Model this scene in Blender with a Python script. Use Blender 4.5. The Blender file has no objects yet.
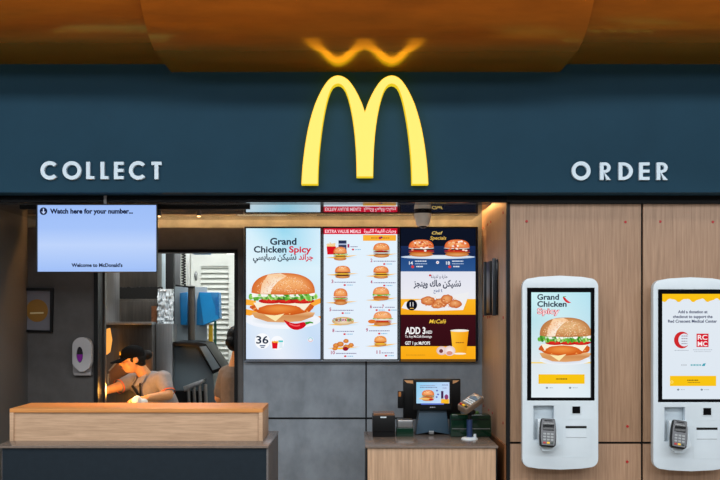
import bpy, bmesh, math, random, unicodedata
from mathutils import Vector, Matrix
from mathutils.geometry import tessellate_polygon
random.seed(7)
C = bpy.context.scene.collection
F = 983.6; CX, CY, EYE = 356.0, 315.0, 1.75
PI = math.pi

# ------------------------------------------------------------------ helpers
def P(px, py, d):                       # a point of the photograph at distance d
    return Vector(((px-CX)*d/F, d, EYE-(py-CY)*d/F))
def PX(px, d): return (px-CX)*d/F
def PZ(py, d): return EYE-(py-CY)*d/F
def lin(c):
    return tuple((x/255/12.92 if x/255 <= .04045 else ((x/255+.055)/1.055)**2.4) for x in c[:3])

ROOTLOC = {}
def tag(o, label=None, cat=None, group=None, kind=None):
    if label: o['label'] = label
    if cat: o['category'] = cat
    if group: o['group'] = group
    if kind: o['kind'] = kind
    return o
def thing(name, label, cat, loc, group=None):
    o = bpy.data.objects.new(name, None); C.objects.link(o)
    o.location = loc; ROOTLOC[o.name] = Vector(loc); o.empty_display_size = .05
    return tag(o, label, cat, group)
def link(name, me, m, parent=None, smooth=True):
    if m is not None:
        for mm in (m if isinstance(m, (list, tuple)) else [m]): me.materials.append(mm)
    o = bpy.data.objects.new(name, me); C.objects.link(o)
    if parent is not None:
        L = ROOTLOC[parent.name]
        me.transform(Matrix.Translation(-L)); o.parent = parent; ROOTLOC[o.name] = L
    else: ROOTLOC[o.name] = Vector((0, 0, 0))
    if smooth:
        for p in me.polygons: p.use_smooth = True
        try: me.set_sharp_from_angle(angle=math.radians(38))
        except Exception: pass
    return o

class MB:
    def __init__(s): s.v = []; s.f = []; s.mi = []; s.cur = 0
    def add(s, vs, fs):
        b = len(s.v); s.v += [Vector(v) for v in vs]
        s.f += [tuple(b+i for i in f) for f in fs]; s.mi += [s.cur]*len(fs); return s
    def mat(s, i): s.cur = i; return s
    def box(s, x0, x1, y0, y1, z0, z1):
        x0, x1 = min(x0, x1), max(x0, x1); y0, y1 = min(y0, y1), max(y0, y1); z0, z1 = min(z0, z1), max(z0, z1)
        return s.add([(x0,y0,z0),(x1,y0,z0),(x1,y1,z0),(x0,y1,z0),(x0,y0,z1),(x1,y0,z1),(x1,y1,z1),(x0,y1,z1)],
            [(0,3,2,1),(4,5,6,7),(0,1,5,4),(1,2,6,5),(2,3,7,6),(3,0,4,7)])
    def pbox(s, px0, px1, py0, py1, d, depth):   # front face spans these pixels at distance d
        return s.box(PX(px0,d), PX(px1,d), d, d+depth, PZ(py1,d), PZ(py0,d))
    def prism(s, pts, y0, y1, holes=()):          # outline in X,Z extruded along Y
        loops = [list(pts)]+[list(h) for h in holes]
        tris = tessellate_polygon([[Vector((p[0],p[1],0)) for p in l] for l in loops])
        flat = [p for l in loops for p in l]; n = len(flat)
        vs = [(p[0],y0,p[1]) for p in flat]+[(p[0],y1,p[1]) for p in flat]
        fs = []
        for t in tris:
            a, b, c = (flat[i] for i in t)
            ar = (b[0]-a[0])*(c[1]-a[1])-(b[1]-a[1])*(c[0]-a[0])
            t = tuple(t) if ar > 0 else tuple(t[::-1])
            fs.append(t); fs.append(tuple(i+n for i in t[::-1]))
        o = 0
        for k, l in enumerate(loops):
            m = len(l); ar = sum(l[i][0]*l[(i+1)%m][1]-l[(i+1)%m][0]*l[i][1] for i in range(m))
            ccw = ar > 0
            if k: ccw = not ccw if False else ccw
            for i in range(m):
                a, b = o+i, o+(i+1)%m
                q = (a, a+n, b+n, b) if (ccw == (k == 0)) else (b, b+n, a+n, a)
                fs.append(q)
            o += m
        return s.add(vs, fs)
    def pprism(s, pts, d, depth, holes=()):
        c = lambda l: [(PX(x,d), PZ(y,d)) for x, y in l]
        return s.prism(c(pts), d, d+depth, [c(h) for h in holes])
    def tube(s, p0, p1, r0, r1=None, n=20, cap=True):
        r1 = r0 if r1 is None else r1
        p0, p1 = Vector(p0), Vector(p1); ax = (p1-p0).normalized()
        a = ax.orthogonal().normalized(); b = ax.cross(a)
        vs = []
        for p, r in ((p0,r0),(p1,r1)):
            for i in range(n):
                t = 2*PI*i/n; vs.append(p+a*r*math.cos(t)+b*r*math.sin(t))
        fs = [(i,(i+1)%n,n+(i+1)%n,n+i) for i in range(n)]
        if cap: fs += [tuple(range(n))[::-1], tuple(range(n,2*n))]
        return s.add(vs, fs)
    def lathe(s, c, prof, n=28):                  # prof: (radius, height) about a vertical axis
        c = Vector(c); vs = []
        for r, z in prof:
            for i in range(n):
                t = 2*PI*i/n; vs.append(c+Vector((r*math.cos(t), r*math.sin(t), z)))
        fs = []
        for k in range(len(prof)-1):
            for i in range(n):
                fs.append((k*n+i, k*n+(i+1)%n, (k+1)*n+(i+1)%n, (k+1)*n+i))
        fs += [tuple(range(n))[::-1], tuple(range((len(prof)-1)*n, len(prof)*n))]
        return s.add(vs, fs)
    def ball(s, c, r, M=None, n=20, m=14):
        c = Vector(c); r = Vector(r if hasattr(r, '__len__') else (r,r,r)); vs = []
        for j in range(1, m):
            th = PI*j/m
            for i in range(n):
                t = 2*PI*i/n
                q = Vector((r.x*math.sin(th)*math.cos(t), r.y*math.sin(th)*math.sin(t), r.z*math.cos(th)))
                vs.append(c+(M @ q if M else q))
        top = len(vs); vs += [c+(M @ Vector((0,0,r.z)) if M else Vector((0,0,r.z))), c+(M @ Vector((0,0,-r.z)) if M else Vector((0,0,-r.z)))]
        fs = []
        for j in range(m-2):
            for i in range(n): fs.append((j*n+i,(j+1)*n+i,(j+1)*n+(i+1)%n,j*n+(i+1)%n))
        for i in range(n):
            fs.append((top,i,(i+1)%n)); fs.append((top+1,(m-2)*n+(i+1)%n,(m-2)*n+i))
        return s.add(vs, fs)
    def cap(s, p0, r0, p1, r1):                   # tapered capsule for bodies
        s.tube(p0, p1, r0, r1, 16); s.ball(p0, r0, n=16, m=10); s.ball(p1, r1, n=16, m=10); return s
    def xf(s, M):
        s.v = [M @ v for v in s.v]; return s
    def mesh(s, name, bevel=0, seg=2, ang=30):
        me = bpy.data.meshes.new(name); me.from_pydata([tuple(v) for v in s.v], [], s.f)
        for p, i in zip(me.polygons, s.mi): p.material_index = i
        bm = bmesh.new(); bm.from_mesh(me)
        if bevel:
            bmesh.ops.remove_doubles(bm, verts=bm.verts, dist=1e-5)
            bmesh.ops.dissolve_limit(bm, angle_limit=.002, verts=bm.verts, edges=bm.edges, delimit={'MATERIAL'})
            es = [e for e in bm.edges if len(e.link_faces) == 2 and e.calc_face_angle(0) > math.radians(ang)]
            bmesh.ops.bevel(bm, geom=es, offset=bevel, segments=seg, profile=.6, affect='EDGES', clamp_overlap=True)
        bmesh.ops.recalc_face_normals(bm, faces=bm.faces)
        bm.to_mesh(me); bm.free(); return me
    def build(s, name, m, parent=None, bevel=0, seg=2, ang=30, smooth=True):
        return link(name, s.mesh(name, bevel, seg, ang), m, parent, smooth)
    def blend(s, name, m, parent, voxel=.008, it=3):   # fuse everything into one continuous skin
        me = s.mesh(name); o = bpy.data.objects.new('tmp', me); C.objects.link(o)
        r = o.modifiers.new('r', 'REMESH'); r.mode = 'VOXEL'; r.voxel_size = voxel
        q = o.modifiers.new('s', 'SMOOTH'); q.factor = .5; q.iterations = it
        bpy.context.view_layer.update()
        me2 = bpy.data.meshes.new_from_object(o.evaluated_get(bpy.context.evaluated_depsgraph_get()))
        bpy.data.objects.remove(o); me2.name = name
        x = link(name, me2, m, parent, False)
        for p in me2.polygons: p.use_smooth = True
        return x

def st(o, **k):                                  # mark as part of the setting
    o['kind'] = 'structure'
    for a, b in k.items(): o[a] = b
    return o

# ------------------------------------------------------------------ materials
def nodes(name):
    m = bpy.data.materials.new(name); m.use_nodes = True
    nt = m.node_tree; return m, nt, nt.nodes['Principled BSDF']
def mat(name, rgb, rough=.5, metal=0, emit=None, es=0, noise=0, nscale=8, spec=.5, bump=0, stretch=(1,1,1), rgb2=None, coat=0, ior=None, trans=0):
    m, nt, b = nodes(name); c = lin(rgb)
    b.inputs['Base Color'].default_value = (*c, 1); b.inputs['Roughness'].default_value = rough
    b.inputs['Metallic'].default_value = metal; b.inputs['Specular IOR Level'].default_value = spec
    b.inputs['Coat Weight'].default_value = coat
    if ior: b.inputs['IOR'].default_value = ior
    if trans: b.inputs['Transmission Weight'].default_value = trans
    if emit: b.inputs['Emission Color'].default_value = (*lin(emit), 1); b.inputs['Emission Strength'].default_value = es
    tc = nt.nodes.new('ShaderNodeTexCoord'); mp = nt.nodes.new('ShaderNodeMapping'); mp.inputs['Scale'].default_value = stretch
    nz = nt.nodes.new('ShaderNodeTexNoise'); nz.inputs['Scale'].default_value = nscale; nz.inputs['Detail'].default_value = 6; nz.inputs['Roughness'].default_value = .62
    nt.links.new(tc.outputs['Object'], mp.inputs[0]); nt.links.new(mp.outputs[0], nz.inputs['Vector'])
    rp = nt.nodes.new('ShaderNodeValToRGB'); rp.color_ramp.elements[0].position = .32; rp.color_ramp.elements[1].position = .68
    d = noise or .03
    c2 = lin(rgb2) if rgb2 else tuple(min(1, x*(1+d)) for x in c)
    rp.color_ramp.elements[0].color = (*[x*(1-d) for x in c], 1); rp.color_ramp.elements[1].color = (*c2, 1)
    nt.links.new(nz.outputs['Fac'], rp.inputs[0]); nt.links.new(rp.outputs[0], b.inputs['Base Color'])
    if bump:
        bp = nt.nodes.new('ShaderNodeBump'); bp.inputs['Strength'].default_value = bump; bp.inputs['Distance'].default_value = .01
        nt.links.new(nz.outputs['Fac'], bp.inputs['Height']); nt.links.new(bp.outputs[0], b.inputs['Normal'])
    return m
def screen_mat():
    m = bpy.data.materials.new('screen_picture'); m.use_nodes = True; nt = m.node_tree; nt.nodes.clear()
    a = nt.nodes.new('ShaderNodeAttribute'); a.attribute_name = 'Col'
    e = nt.nodes.new('ShaderNodeEmission'); e.inputs[1].default_value = 1.0
    o = nt.nodes.new('ShaderNodeOutputMaterial')
    nt.links.new(a.outputs['Color'], e.inputs[0]); nt.links.new(e.outputs[0], o.inputs[0]); return m
def emis(name, rgb, s):
    m = bpy.data.materials.new(name); m.use_nodes = True; nt = m.node_tree; nt.nodes.clear()
    e = nt.nodes.new('ShaderNodeEmission'); e.inputs[0].default_value = (*(rgb if max(rgb) <= 3 else lin(rgb)), 1); e.inputs[1].default_value = s
    o = nt.nodes.new('ShaderNodeOutputMaterial'); nt.links.new(e.outputs[0], o.inputs[0]); return m
SCREEN = screen_mat()
NAVY = mat('navy_paint', (34,64,82), .6, noise=.06, nscale=3, spec=.08)
SIGNWHITE = mat('sign_white', (206,224,238), .4)
COPPER = mat('copper_laminate', (150,77,12), .5, noise=.22, nscale=5, stretch=(.35,1.6,1.6), spec=.1)
nt = COPPER.node_tree; pb = nt.nodes['Principled BSDF']          # strong clear lacquer: reflects most at a glancing angle
lw = nt.nodes.new('ShaderNodeLayerWeight'); lw.inputs[0].default_value = .5
pw = nt.nodes.new('ShaderNodeMath'); pw.operation = 'POWER'; pw.inputs[1].default_value = 3.2
ml = nt.nodes.new('ShaderNodeMath'); ml.operation = 'MULTIPLY'; ml.inputs[1].default_value = 1.5; ml.use_clamp = True
gl = nt.nodes.new('ShaderNodeBsdfGlossy'); gl.inputs['Color'].default_value = (1,.86,.10,1); gl.inputs['Roughness'].default_value = .17
mx = nt.nodes.new('ShaderNodeMixShader')
nt.links.new(lw.outputs['Facing'], pw.inputs[0]); nt.links.new(pw.outputs[0], ml.inputs[0]); nt.links.new(ml.outputs[0], mx.inputs[0])
nt.links.new(pb.outputs[0], mx.inputs[1]); nt.links.new(gl.outputs[0], mx.inputs[2]); nt.links.new(mx.outputs[0], nt.nodes['Material Output'].inputs[0])
OAK = mat('oak_veneer', (150,117,91), .5, noise=.16, nscale=9, stretch=(9,9,.35), rgb2=(170,136,109))
OAKH = mat('oak_veneer_flat_grain', (186,152,122), .5, noise=.13, nscale=14, stretch=(.5,9,9), rgb2=(204,170,140))
OAKTOP = mat('oak_lacquered_top', (206,140,80), .45, spec=.25, noise=.12, nscale=9, stretch=(.5,9,9))
OAKP = mat('oak_pale', (174,140,110), .5, noise=.15, nscale=9, stretch=(9,9,.35), rgb2=(194,160,130))
CONC = mat('concrete_panel', (132,140,148), .65, spec=.2, noise=.12, nscale=7, rgb2=(148,156,165), stretch=(1,1,.7))
BRONZE = mat('bronze_wall_panel', (94,92,90), .42, noise=.06, nscale=20, stretch=(6,6,.4))
BLACK = mat('black_metal', (5,6,8), .5, spec=.25)
BLACKP = mat('black_plastic', (6,7,9), .45, spec=.25)
BLACKG = mat('black_gloss', (5,6,9), .12, spec=.4)
CEILG = mat('mirror_dark_ceiling', (168,172,178), .02, metal=.92)
DARKW = mat('dark_wall_panel', (78,74,72), .6, noise=.1, nscale=7, rgb2=(86,83,82))
STONE = mat('stone_worktop', (112,100,92), .22, noise=.14, nscale=40)
SLATE = mat('slate_laminate', (30,39,47), .7, spec=.1, noise=.08, nscale=30)
SLATED = mat('grey_counter_side', (92,88,88), .55, noise=.06, nscale=10)
WHITEP = mat('white_plastic', (203,215,224), .35)
GREYP = mat('pale_grey_plastic', (200,212,220), .4)
STEEL = mat('brushed_steel', (150,152,154), .35, metal=.9, noise=.12, nscale=6, stretch=(12,12,.4))
STEELD = mat('dark_brushed_steel', (92,88,84), .38, metal=.8, noise=.16, nscale=6, stretch=(10,10,.5))
KWHITE = mat('kitchen_white', (226,228,222), .5)
FLOORM = mat('floor_tile', (186,180,172), .35, noise=.06, nscale=4)
RED = mat('red_plastic', (170,20,26), .4)
BLUE = mat('blue_plastic', (6,112,172), .4, noise=.08, nscale=6)
GREEN = mat('dark_green_acrylic', (6,42,28), .15)
DBLUE = mat('dark_blue_metal', (30,52,92), .4)
BGREY = mat('blue_grey_plastic', (52,76,94), .45)
YEL = mat('yellow_plastic', (240,190,20), .45)
SKIN = mat('skin', (204,142,88), .5, noise=.05, nscale=20)
SHIRT = mat('grey_shirt_cloth', (138,130,128), .8, noise=.1, nscale=30)
SHIRTD = mat('brown_grey_shirt_cloth', (112,98,86), .85, noise=.12, nscale=30)
HAIR = mat('black_hair', (7,6,6), .6, spec=.2, noise=.2, nscale=60)
CAPM = mat('black_cap_cloth', (8,8,9), .9, spec=.1, noise=.1, nscale=60)
ORANGE = mat('orange_trim', (225,90,20), .6)
PURPLE = mat('purple_soap', (130,30,150), .25)
SILVERP = mat('silver_grey_plastic', (150,146,146), .35)
CLEAR = mat('clear_plastic_film', (200,208,214), .3, noise=.12, nscale=45, bump=.15)
LED = emis('warm_led', (1.0,.50,.17), 42)
LEDS = emis('warm_led_side', (1.0,.54,.18), 24)
MFACE = emis('yellow_sign_face', (2.2,.90,.20), 1.0)
MRIM = emis('yellow_sign_rim', (.8,.6,.02), 1.0)

# ------------------------------------------------------------------ writing and pictures
_tc = {}
def text2d(s, bold):
    k = (s, bold)
    if k in _tc: return _tc[k]
    c = bpy.data.curves.new('t', 'FONT'); c.body = s; c.offset = bold; c.resolution_u = 3
    o = bpy.data.objects.new('t', c); C.objects.link(o); bpy.context.view_layer.update()
    me = bpy.data.meshes.new_from_object(o.evaluated_get(bpy.context.evaluated_depsgraph_get()))
    r = ([(v.co.x, v.co.y) for v in me.vertices], [tuple(p.vertices) for p in me.polygons])
    bpy.data.objects.remove(o); bpy.data.curves.remove(c); bpy.data.meshes.remove(me)
    _tc[k] = r; return r
FORMS = {}
for cp in range(0xFE80, 0xFEFD):
    d = unicodedata.decomposition(chr(cp)).split()
    if len(d) == 2: FORMS[(chr(int(d[1],16)), d[0].strip('<>'))] = chr(cp)
def arabic(s):                                   # joined letter shapes, right to left
    out = []
    dual = lambda ch: (ch, 'initial') in FORMS
    for i, ch in enumerate(s):
        pj = i > 0 and dual(s[i-1]); nj = i+1 < len(s) and (s[i+1], 'final') in FORMS and dual(ch)
        cj = pj and (ch, 'final') in FORMS
        f = 'medial' if cj and nj else 'final' if cj else 'initial' if nj else 'isolated'
        out.append(FORMS.get((ch, f), FORMS.get((ch,'isolated'), ch)))
    return ''.join(out[::-1])

class Pic:                                       # coloured flat shapes on a lit screen
    def __init__(s, d): s.d = d; s.v = []; s.f = []; s.c = []; s.k = 0
    def _p(s, x, y): q = P(x, y, s.d); q.y = s.d-.00004*s.k; return q
    def tri(s, pts, cols, faces):
        s.k += 1; b = len(s.v)
        s.v += [s._p(x, y) for x, y in pts]; s.c += [lin(c) for c in cols]
        s.f += [tuple(b+i for i in f) for f in faces]
    def poly(s, pts, col):
        t = tessellate_polygon([[Vector((x,y,0)) for x, y in pts]])
        s.tri(pts, [col]*len(pts) if not isinstance(col, list) else col, t)
    def rect(s, x0, y0, x1, y1, col, col2=None):  # col2: bottom colour
        c2 = col2 or col; s.tri([(x0,y0),(x1,y0),(x1,y1),(x0,y1)], [col,col,c2,c2], [(0,1,2,3)])
    def ell(s, cx, cy, rx, ry, col, edge=None, hx=0, hy=0, a0=0, a1=2*PI, n=28, wob=0):
        edge = edge or col; R = [0, .45, .8, 1]; full = a1-a0 > 6.2
        m = n if full else n+1; pts = [(cx+hx*rx, cy+hy*ry)]; cols = [col]; mid = lambda t: tuple(a+(b-a)*t for a, b in zip(col, edge))
        w = [1+random.uniform(-wob, wob) for _ in range(m)]
        for r in R[1:]:
            for i in range(m):
                a = a0+(a1-a0)*i/n; k = 1-r
                pts.append((cx+rx*r*math.cos(a)*w[i]+hx*rx*k, cy+ry*r*math.sin(a)*w[i]+hy*ry*k)); cols.append(mid(r**1.6))
        fs = []
        for i in range(m if full else m-1):
            j = (i+1) % m; fs.append((0, 1+i, 1+j))
            for q in range(2): fs.append((1+q*m+i, 1+(q+1)*m+i, 1+(q+1)*m+j, 1+q*m+j))
        s.tri(pts, cols, fs)
    def ring(s, cx, cy, r0, r1, col, a0=0, a1=2*PI, n=24):
        pts = []; fs = []
        for i in range(n+1):
            a = a0+(a1-a0)*i/n
            pts += [(cx+r0*math.cos(a), cy+r0*math.sin(a)), (cx+r1*math.cos(a), cy+r1*math.sin(a))]
        for i in range(n): fs.append((2*i,2*i+1,2*i+3,2*i+2))
        s.tri(pts, [col]*len(pts), fs)
    def text(s, t, x0, x1, yb, h, col, bold=.012, shear=0):
        vs, fs = text2d(t, bold)
        if not vs: return
        a = min(v[0] for v in vs); b = max(v[0] for v in vs); k = (x1-x0)/(b-a); q = h/.70
        s.tri([(x0+(v[0]-a)*k+shear*v[1]*q, yb-v[1]*q) for v in vs], [col]*len(vs), fs)
    def lines(s, x0, x1, y, col, h=.9, gap=.35):     # lettering too fine to read
        x = x0
        while x < x1-.4:
            w = min(random.uniform(.6, 2.0), x1-x); s.rect(x, y-h/2, x+w, y+h/2, col); x += w+gap
    def stroke(s, pts, w, col):
        L = []; Rr = []
        for i, (x, y) in enumerate(pts):
            a = pts[max(0,i-1)]; b = pts[min(len(pts)-1,i+1)]; dx, dy = b[0]-a[0], b[1]-a[1]; l = math.hypot(dx,dy) or 1
            ww = w[i] if isinstance(w, list) else w
            L.append((x-dy/l*ww, y+dx/l*ww)); Rr.append((x+dy/l*ww, y-dx/l*ww))
        n = len(pts); s.tri(L+Rr, [col]*2*n, [(i,i+1,n+i+1,n+i) for i in range(n-1)])
    def build(s, name, parent):
        me = bpy.data.meshes.new(name); me.from_pydata([tuple(v) for v in s.v], [], s.f)
        a = me.color_attributes.new('Col', 'FLOAT_COLOR', 'POINT')
        for i, c in enumerate(s.c): a.data[i].color = (*c, 1)
        bm = bmesh.new(); bm.from_mesh(me)
        for f in bm.faces:
            f.normal_update()
            if f.normal.y > 0: f.normal_flip()
        bm.to_mesh(me); bm.free()
        return link(name, me, SCREEN, parent, False)

def dome(p, x0, x1, y0, y1, col, edge, hx=-.1, hy=-.45, ex=.82):
    cx, rx, ry = (x0+x1)/2, (x1-x0)/2, y1-y0; out = []
    for i in range(33):
        a = PI+PI*i/32; ca, sa = math.cos(a), math.sin(a)
        out.append((cx+rx*math.copysign(abs(ca)**ex, ca), y1+ry*math.copysign(abs(sa)**ex, sa)))
    out += [(cx+rx*.8, y1+ry*.06), (cx, y1+ry*.10), (cx-rx*.8, y1+ry*.06)]
    h = (cx+hx*rx, y1+hy*ry); n = len(out); pts = [h]; cols = [col]; fs = []
    for k, t in enumerate((.45, .75, 1)):
        for x, y in out: pts.append((h[0]+(x-h[0])*t, h[1]+(y-h[1])*t)); cols.append(tuple(a+(b-a)*t**1.8 for a, b in zip(col, edge)))
    for i in range(n):
        j = (i+1) % n; fs.append((0,1+i,1+j))
        for q in (0,1): fs.append((1+q*n+i,1+(q+1)*n+i,1+(q+1)*n+j,1+q*n+j))
    p.tri(pts, cols, fs)
def frill(p, x0, x1, y, h, cols, n):
    for i in range(n):
        x = x0+(x1-x0)*(i+.5)/n+random.uniform(-.3,.3); w = (x1-x0)/n
        p.ell(x, y+random.uniform(-.3,.3)*h, w*random.uniform(.6,1.1), h*random.uniform(.5,1), random.choice(cols), random.choice(cols), n=9, wob=.2)
def small_burger(p, cx, cy, w, h, lay='clm', bun=(222,112,52)):
    # a little pictured burger: heel, fillings, crown
    x0, x1 = cx-w/2, cx+w/2; t = cy-h/2; b = cy+h/2
    p.ell(cx, b-h*.12, w*.46, h*.14, (226,160,96), (190,110,50), n=16)
    step = h*.34/max(1, len(lay)); y = b-h*.24
    for ch in lay:
        c = {'c': (214,110,40), 'p': (92,50,34), 'l': (120,190,70), 't': (214,40,34), 'y': (252,196,60), 'w': (250,246,236)}[ch]
        if ch == 'l': frill(p, x0, x1, y, step*.6, [(120,196,70),(90,170,60),(190,224,150)], 9)
        else: p.ell(cx+random.uniform(-.3,.3), y, w*.5, step*.62, c, tuple(int(k*.82) for k in c), n=16, wob=.03)
        y -= step
    dome(p, x0+w*.02, x1-w*.02, t, y+step*.6, (252,188,124), bun)
    for i in range(int(w)): p.ell(cx+random.uniform(-.32,.32)*w, t+random.uniform(.08,.26)*h, .4, .3, random.choice([(255,232,200),(255,240,220),(206,96,44)]), n=6)
def hero_burger(p, x0, x1, y0, y1, c0=(250,184,120), c1=(214,108,46)):
    X = lambda u: x0+(x1-x0)*u
    Y = lambda v: y0+(y1-y0)*v
    p.ell(X(.5), Y(.96), (x1-x0)*.5, (y1-y0)*.10, (206,214,226), (240,244,250), n=24)
    p.poly([(X(.0),Y(.80)),(X(.05),Y(.90)),(X(.25),Y(.985)),(X(.5),Y(1.0)),(X(.78),Y(.975)),(X(.97),Y(.88)),(X(1.0),Y(.80)),(X(.7),Y(.76)),(X(.3),Y(.76))],
           [(226,168,110),(214,150,92),(222,160,104),(232,176,122),(224,160,104),(206,138,84),(236,186,134),(240,196,150),(240,196,150)])
    p.ell(X(.49), Y(.70), (x1-x0)*.50, (y1-y0)*.15, (238,140,60), (204,84,22), 0, -.2, n=34, wob=.05)
    for i in range(60):
        a = random.uniform(0, 2*PI); r = random.random()**.5
        p.ell(X(.49+.46*r*math.cos(a)), Y(.72+.11*r*math.sin(a)), .9, .6, random.choice([(250,176,96),(226,110,40),(206,86,28)]), n=7)
    p.poly([(X(.03),Y(.60)),(X(.95),Y(.58)),(X(.83),Y(.76)),(X(.70),Y(.66)),(X(.50),Y(.70)),(X(.30),Y(.67)),(X(.10),Y(.74))], (250,240,214))
    p.ell(X(.44), Y(.73), (x1-x0)*.33, (y1-y0)*.10, (240,150,70), (214,96,30), 0, -.2, n=26, wob=.05)
    p.poly([(X(.20),Y(.84)),(X(.36),Y(.86)),(X(.52),Y(.82)),(X(.38),Y(.975))], (252,232,176))
    for u in (.30, .56, .80):
        p.ell(X(u), Y(.565), (x1-x0)*.19, (y1-y0)*.055, (226,50,36), (184,20,22), n=18)
    p.ell(X(.5), Y(.47), (x1-x0)*.49, (y1-y0)*.075, (40,64,30), (70,110,50), n=20)
    frill(p, X(-.03), X(1.03), Y(.49), (y1-y0)*.075, [(110,190,60),(150,212,96),(60,130,40),(210,236,160),(90,170,50)], 30)
    frill(p, X(.02), X(.98), Y(.44), (y1-y0)*.055, [(250,250,244),(236,244,228),(120,196,80),(70,140,44),(252,250,246)], 22)
    dome(p, X(.0), X(1.0), Y(.0), Y(.40), c0, c1, .25, -.55)
    p.poly([(X(.26),Y(.03)),(X(.46),Y(.008)),(X(.56),Y(.06)),(X(.42),Y(.17)),(X(.33),Y(.30)),(X(.30),Y(.42)),(X(.14),Y(.42)),(X(.16),Y(.24))], [(250,206,160),(252,222,190),(250,200,150),(252,236,214),(253,240,224),(250,232,210),(248,220,188),(248,198,150)])
    for i in range(260):
        a = random.uniform(PI, 2*PI); r = random.random()**.5*.93
        p.ell(X(.5+.48*r*math.cos(a)), Y(.40+.37*r*math.sin(a)), .45, .34, random.choice([(255,232,200),(255,216,170),(232,138,76),(252,214,168),(222,120,60)]), n=6)
def chilli(p, x0, y0, x1, y1, w):
    pts = [(x0+(x1-x0)*t, y0+(y1-y0)*t+w*1.6*math.sin(PI*t)) for t in [i/8 for i in range(9)]]
    p.stroke(pts, [.1*w,.4*w,.7*w,.95*w,1.05*w,1.1*w,1.05*w,.95*w,.6*w], (212,18,34))
    p.stroke([(a, b-.25*w) for a, b in pts[2:7]], .2*w, (246,96,100))
    p.stroke([pts[-1], (x1+w*1.6, y1-w*.4), (x1+w*2.6, y1-w*.2)], [.5*w,.3*w,.2*w], (70,150,50))
def swoosh(p, cx, cy, w, flip=1):
    p.poly([(cx-w*.55,cy+1.2*flip),(cx,cy-.3),(cx+w*.6,cy-1.4*flip),(cx+w*.2,cy+.8),(cx-w*.1,cy+2.0)], (252,190,60))

# ------------------------------------------------------------------ setting
DF, DB, DK = 5.85, 7.19, 6.0                      # bulkhead face, back wall, kiosk wall
ZC = 2.437                                        # gloss ceiling over the service bay
XR, XL = .921, -2.40
MB().box(-7,7,-6,11.2,-.05,0).build('floor', FLOORM); st(bpy.data.objects['floor'])
st(MB().box(-7,7,DF,DF+.18,2.478,5.6).build('wall_bulkhead', NAVY, bevel=.006))
st(MB().box(-7,XR,DF+.14,DF+.18,ZC-.001,2.477).build('trim_1', BLACKG))
# copper canopy over the front: flat near the wall, then curling up
def canopy(name, x0, x1, z):
    th = .045; R = .6; s0 = .43; prof = [(0,0),(s0*.5,0)]
    for i in range(15):
        a = PI/2*i/14; prof.append((s0+R*math.sin(a), R-R*math.cos(a)))
    prof.append((s0+R, 2.3))
    up = [(0,th)]+[(s0*.5,th)]
    for i in range(15):
        a = PI/2*i/14; up.append((s0+(R-th)*math.sin(a), R-(R-th)*math.cos(a)))
    up.append((s0+R-th, 2.3))
    n = len(prof); vs = []
    for X in (x0, x1):
        vs += [(X, DF-s, z+h) for s, h in prof]+[(X, DF-s, z+h) for s, h in up]
    m = 2*n; fs = []
    for i in range(n-1):
        fs += [(i,i+1,m+i+1,m+i), (n+i,m+n+i,m+n+i+1,n+i+1), (i,n+i,n+i+1,i+1), (m+i,m+i+1,m+n+i+1,m+n+i)]
    fs += [(n-1,2*n-1,m+2*n-1,m+n-1),(0,m,m+n,n)]
    return st(MB().add(vs, fs).build(name, COPPER, bevel=0))
ZCAN = EYE+243*DF/F
canopy('ceiling_canopy_middle', PX(171,DF), PX(560,DF), ZCAN)
canopy('ceiling_canopy_left', -7, PX(171,DF)+.06, ZCAN+.047)
canopy('ceiling_canopy_right', PX(560,DF)-.06, 7, ZCAN+.047)

# kiosk wall: oak panels with open joints on a black backing
fw = MB()
jx = [PX(510,DK), PX(641,DK), PX(643.2,DK)]; zj = (PZ(441.8,DK), PZ(444,DK))
for x0, x1 in ((jx[0], jx[1]), (jx[2], 4.2)):
    for z0, z1 in ((.1, zj[1]), (zj[0], PZ(204,DK))): fw.box(x0,x1,DK,DK+.02,z0,z1)
wf = st(fw.build('wall_front', OAK, bevel=.0015))
st(MB().box(XR+.015,4.2,DK+.02,DK+.06,0,2.6).box(PX(506.5,DK),PX(509.6,DK),DK-.012,DK+.03,0,ZC).box(XR+.0,4.2,DK-.012,DK+.02,PZ(204,DK),2.477).build('trim_2', BLACK))
for px, py in ((526.6,221.3),(625.4,222),(660.2,221.6),(712.8,222),(627.4,426.4),(627.2,461.7)):
    c = P(px,py,DK); r = .0075
    MB().tube(c+Vector((0,.001,0)), c-Vector((0,.004,0)), r*1.1, r, 14).build('screw_cap', RED, wf)
wr = st(MB().box(XR,XR+.015,DK+.025,DB,.55,2.60).build('wall_right', OAKP))
st(MB().box(XR-.012,XR+.012,DK+.02,DB,0,.95).build('baseboard_right', mat('brown_skirting', (128,80,44), .5, noise=.12)))
for px, py in ((503.3,212.8),(491,222),(488,224.5),(483.2,228),(483.6,316),(488,317.3),(490,317),(503.4,317.5),(484,405.8),(489,410),(492.5,413),(503.3,423)):
    d = XR*F/(px-CX); c = Vector((XR, d, PZ(py,d))); r = .0085
    MB().tube(c+Vector((.002,0,0)), c-Vector((.004,0,0)), r*1.1, r, 14).build('screw_cap', RED, wr)
st(MB().box(XL-.1,XL,DF+.02,DB,0,2.6).build('wall_left', BRONZE))
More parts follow.
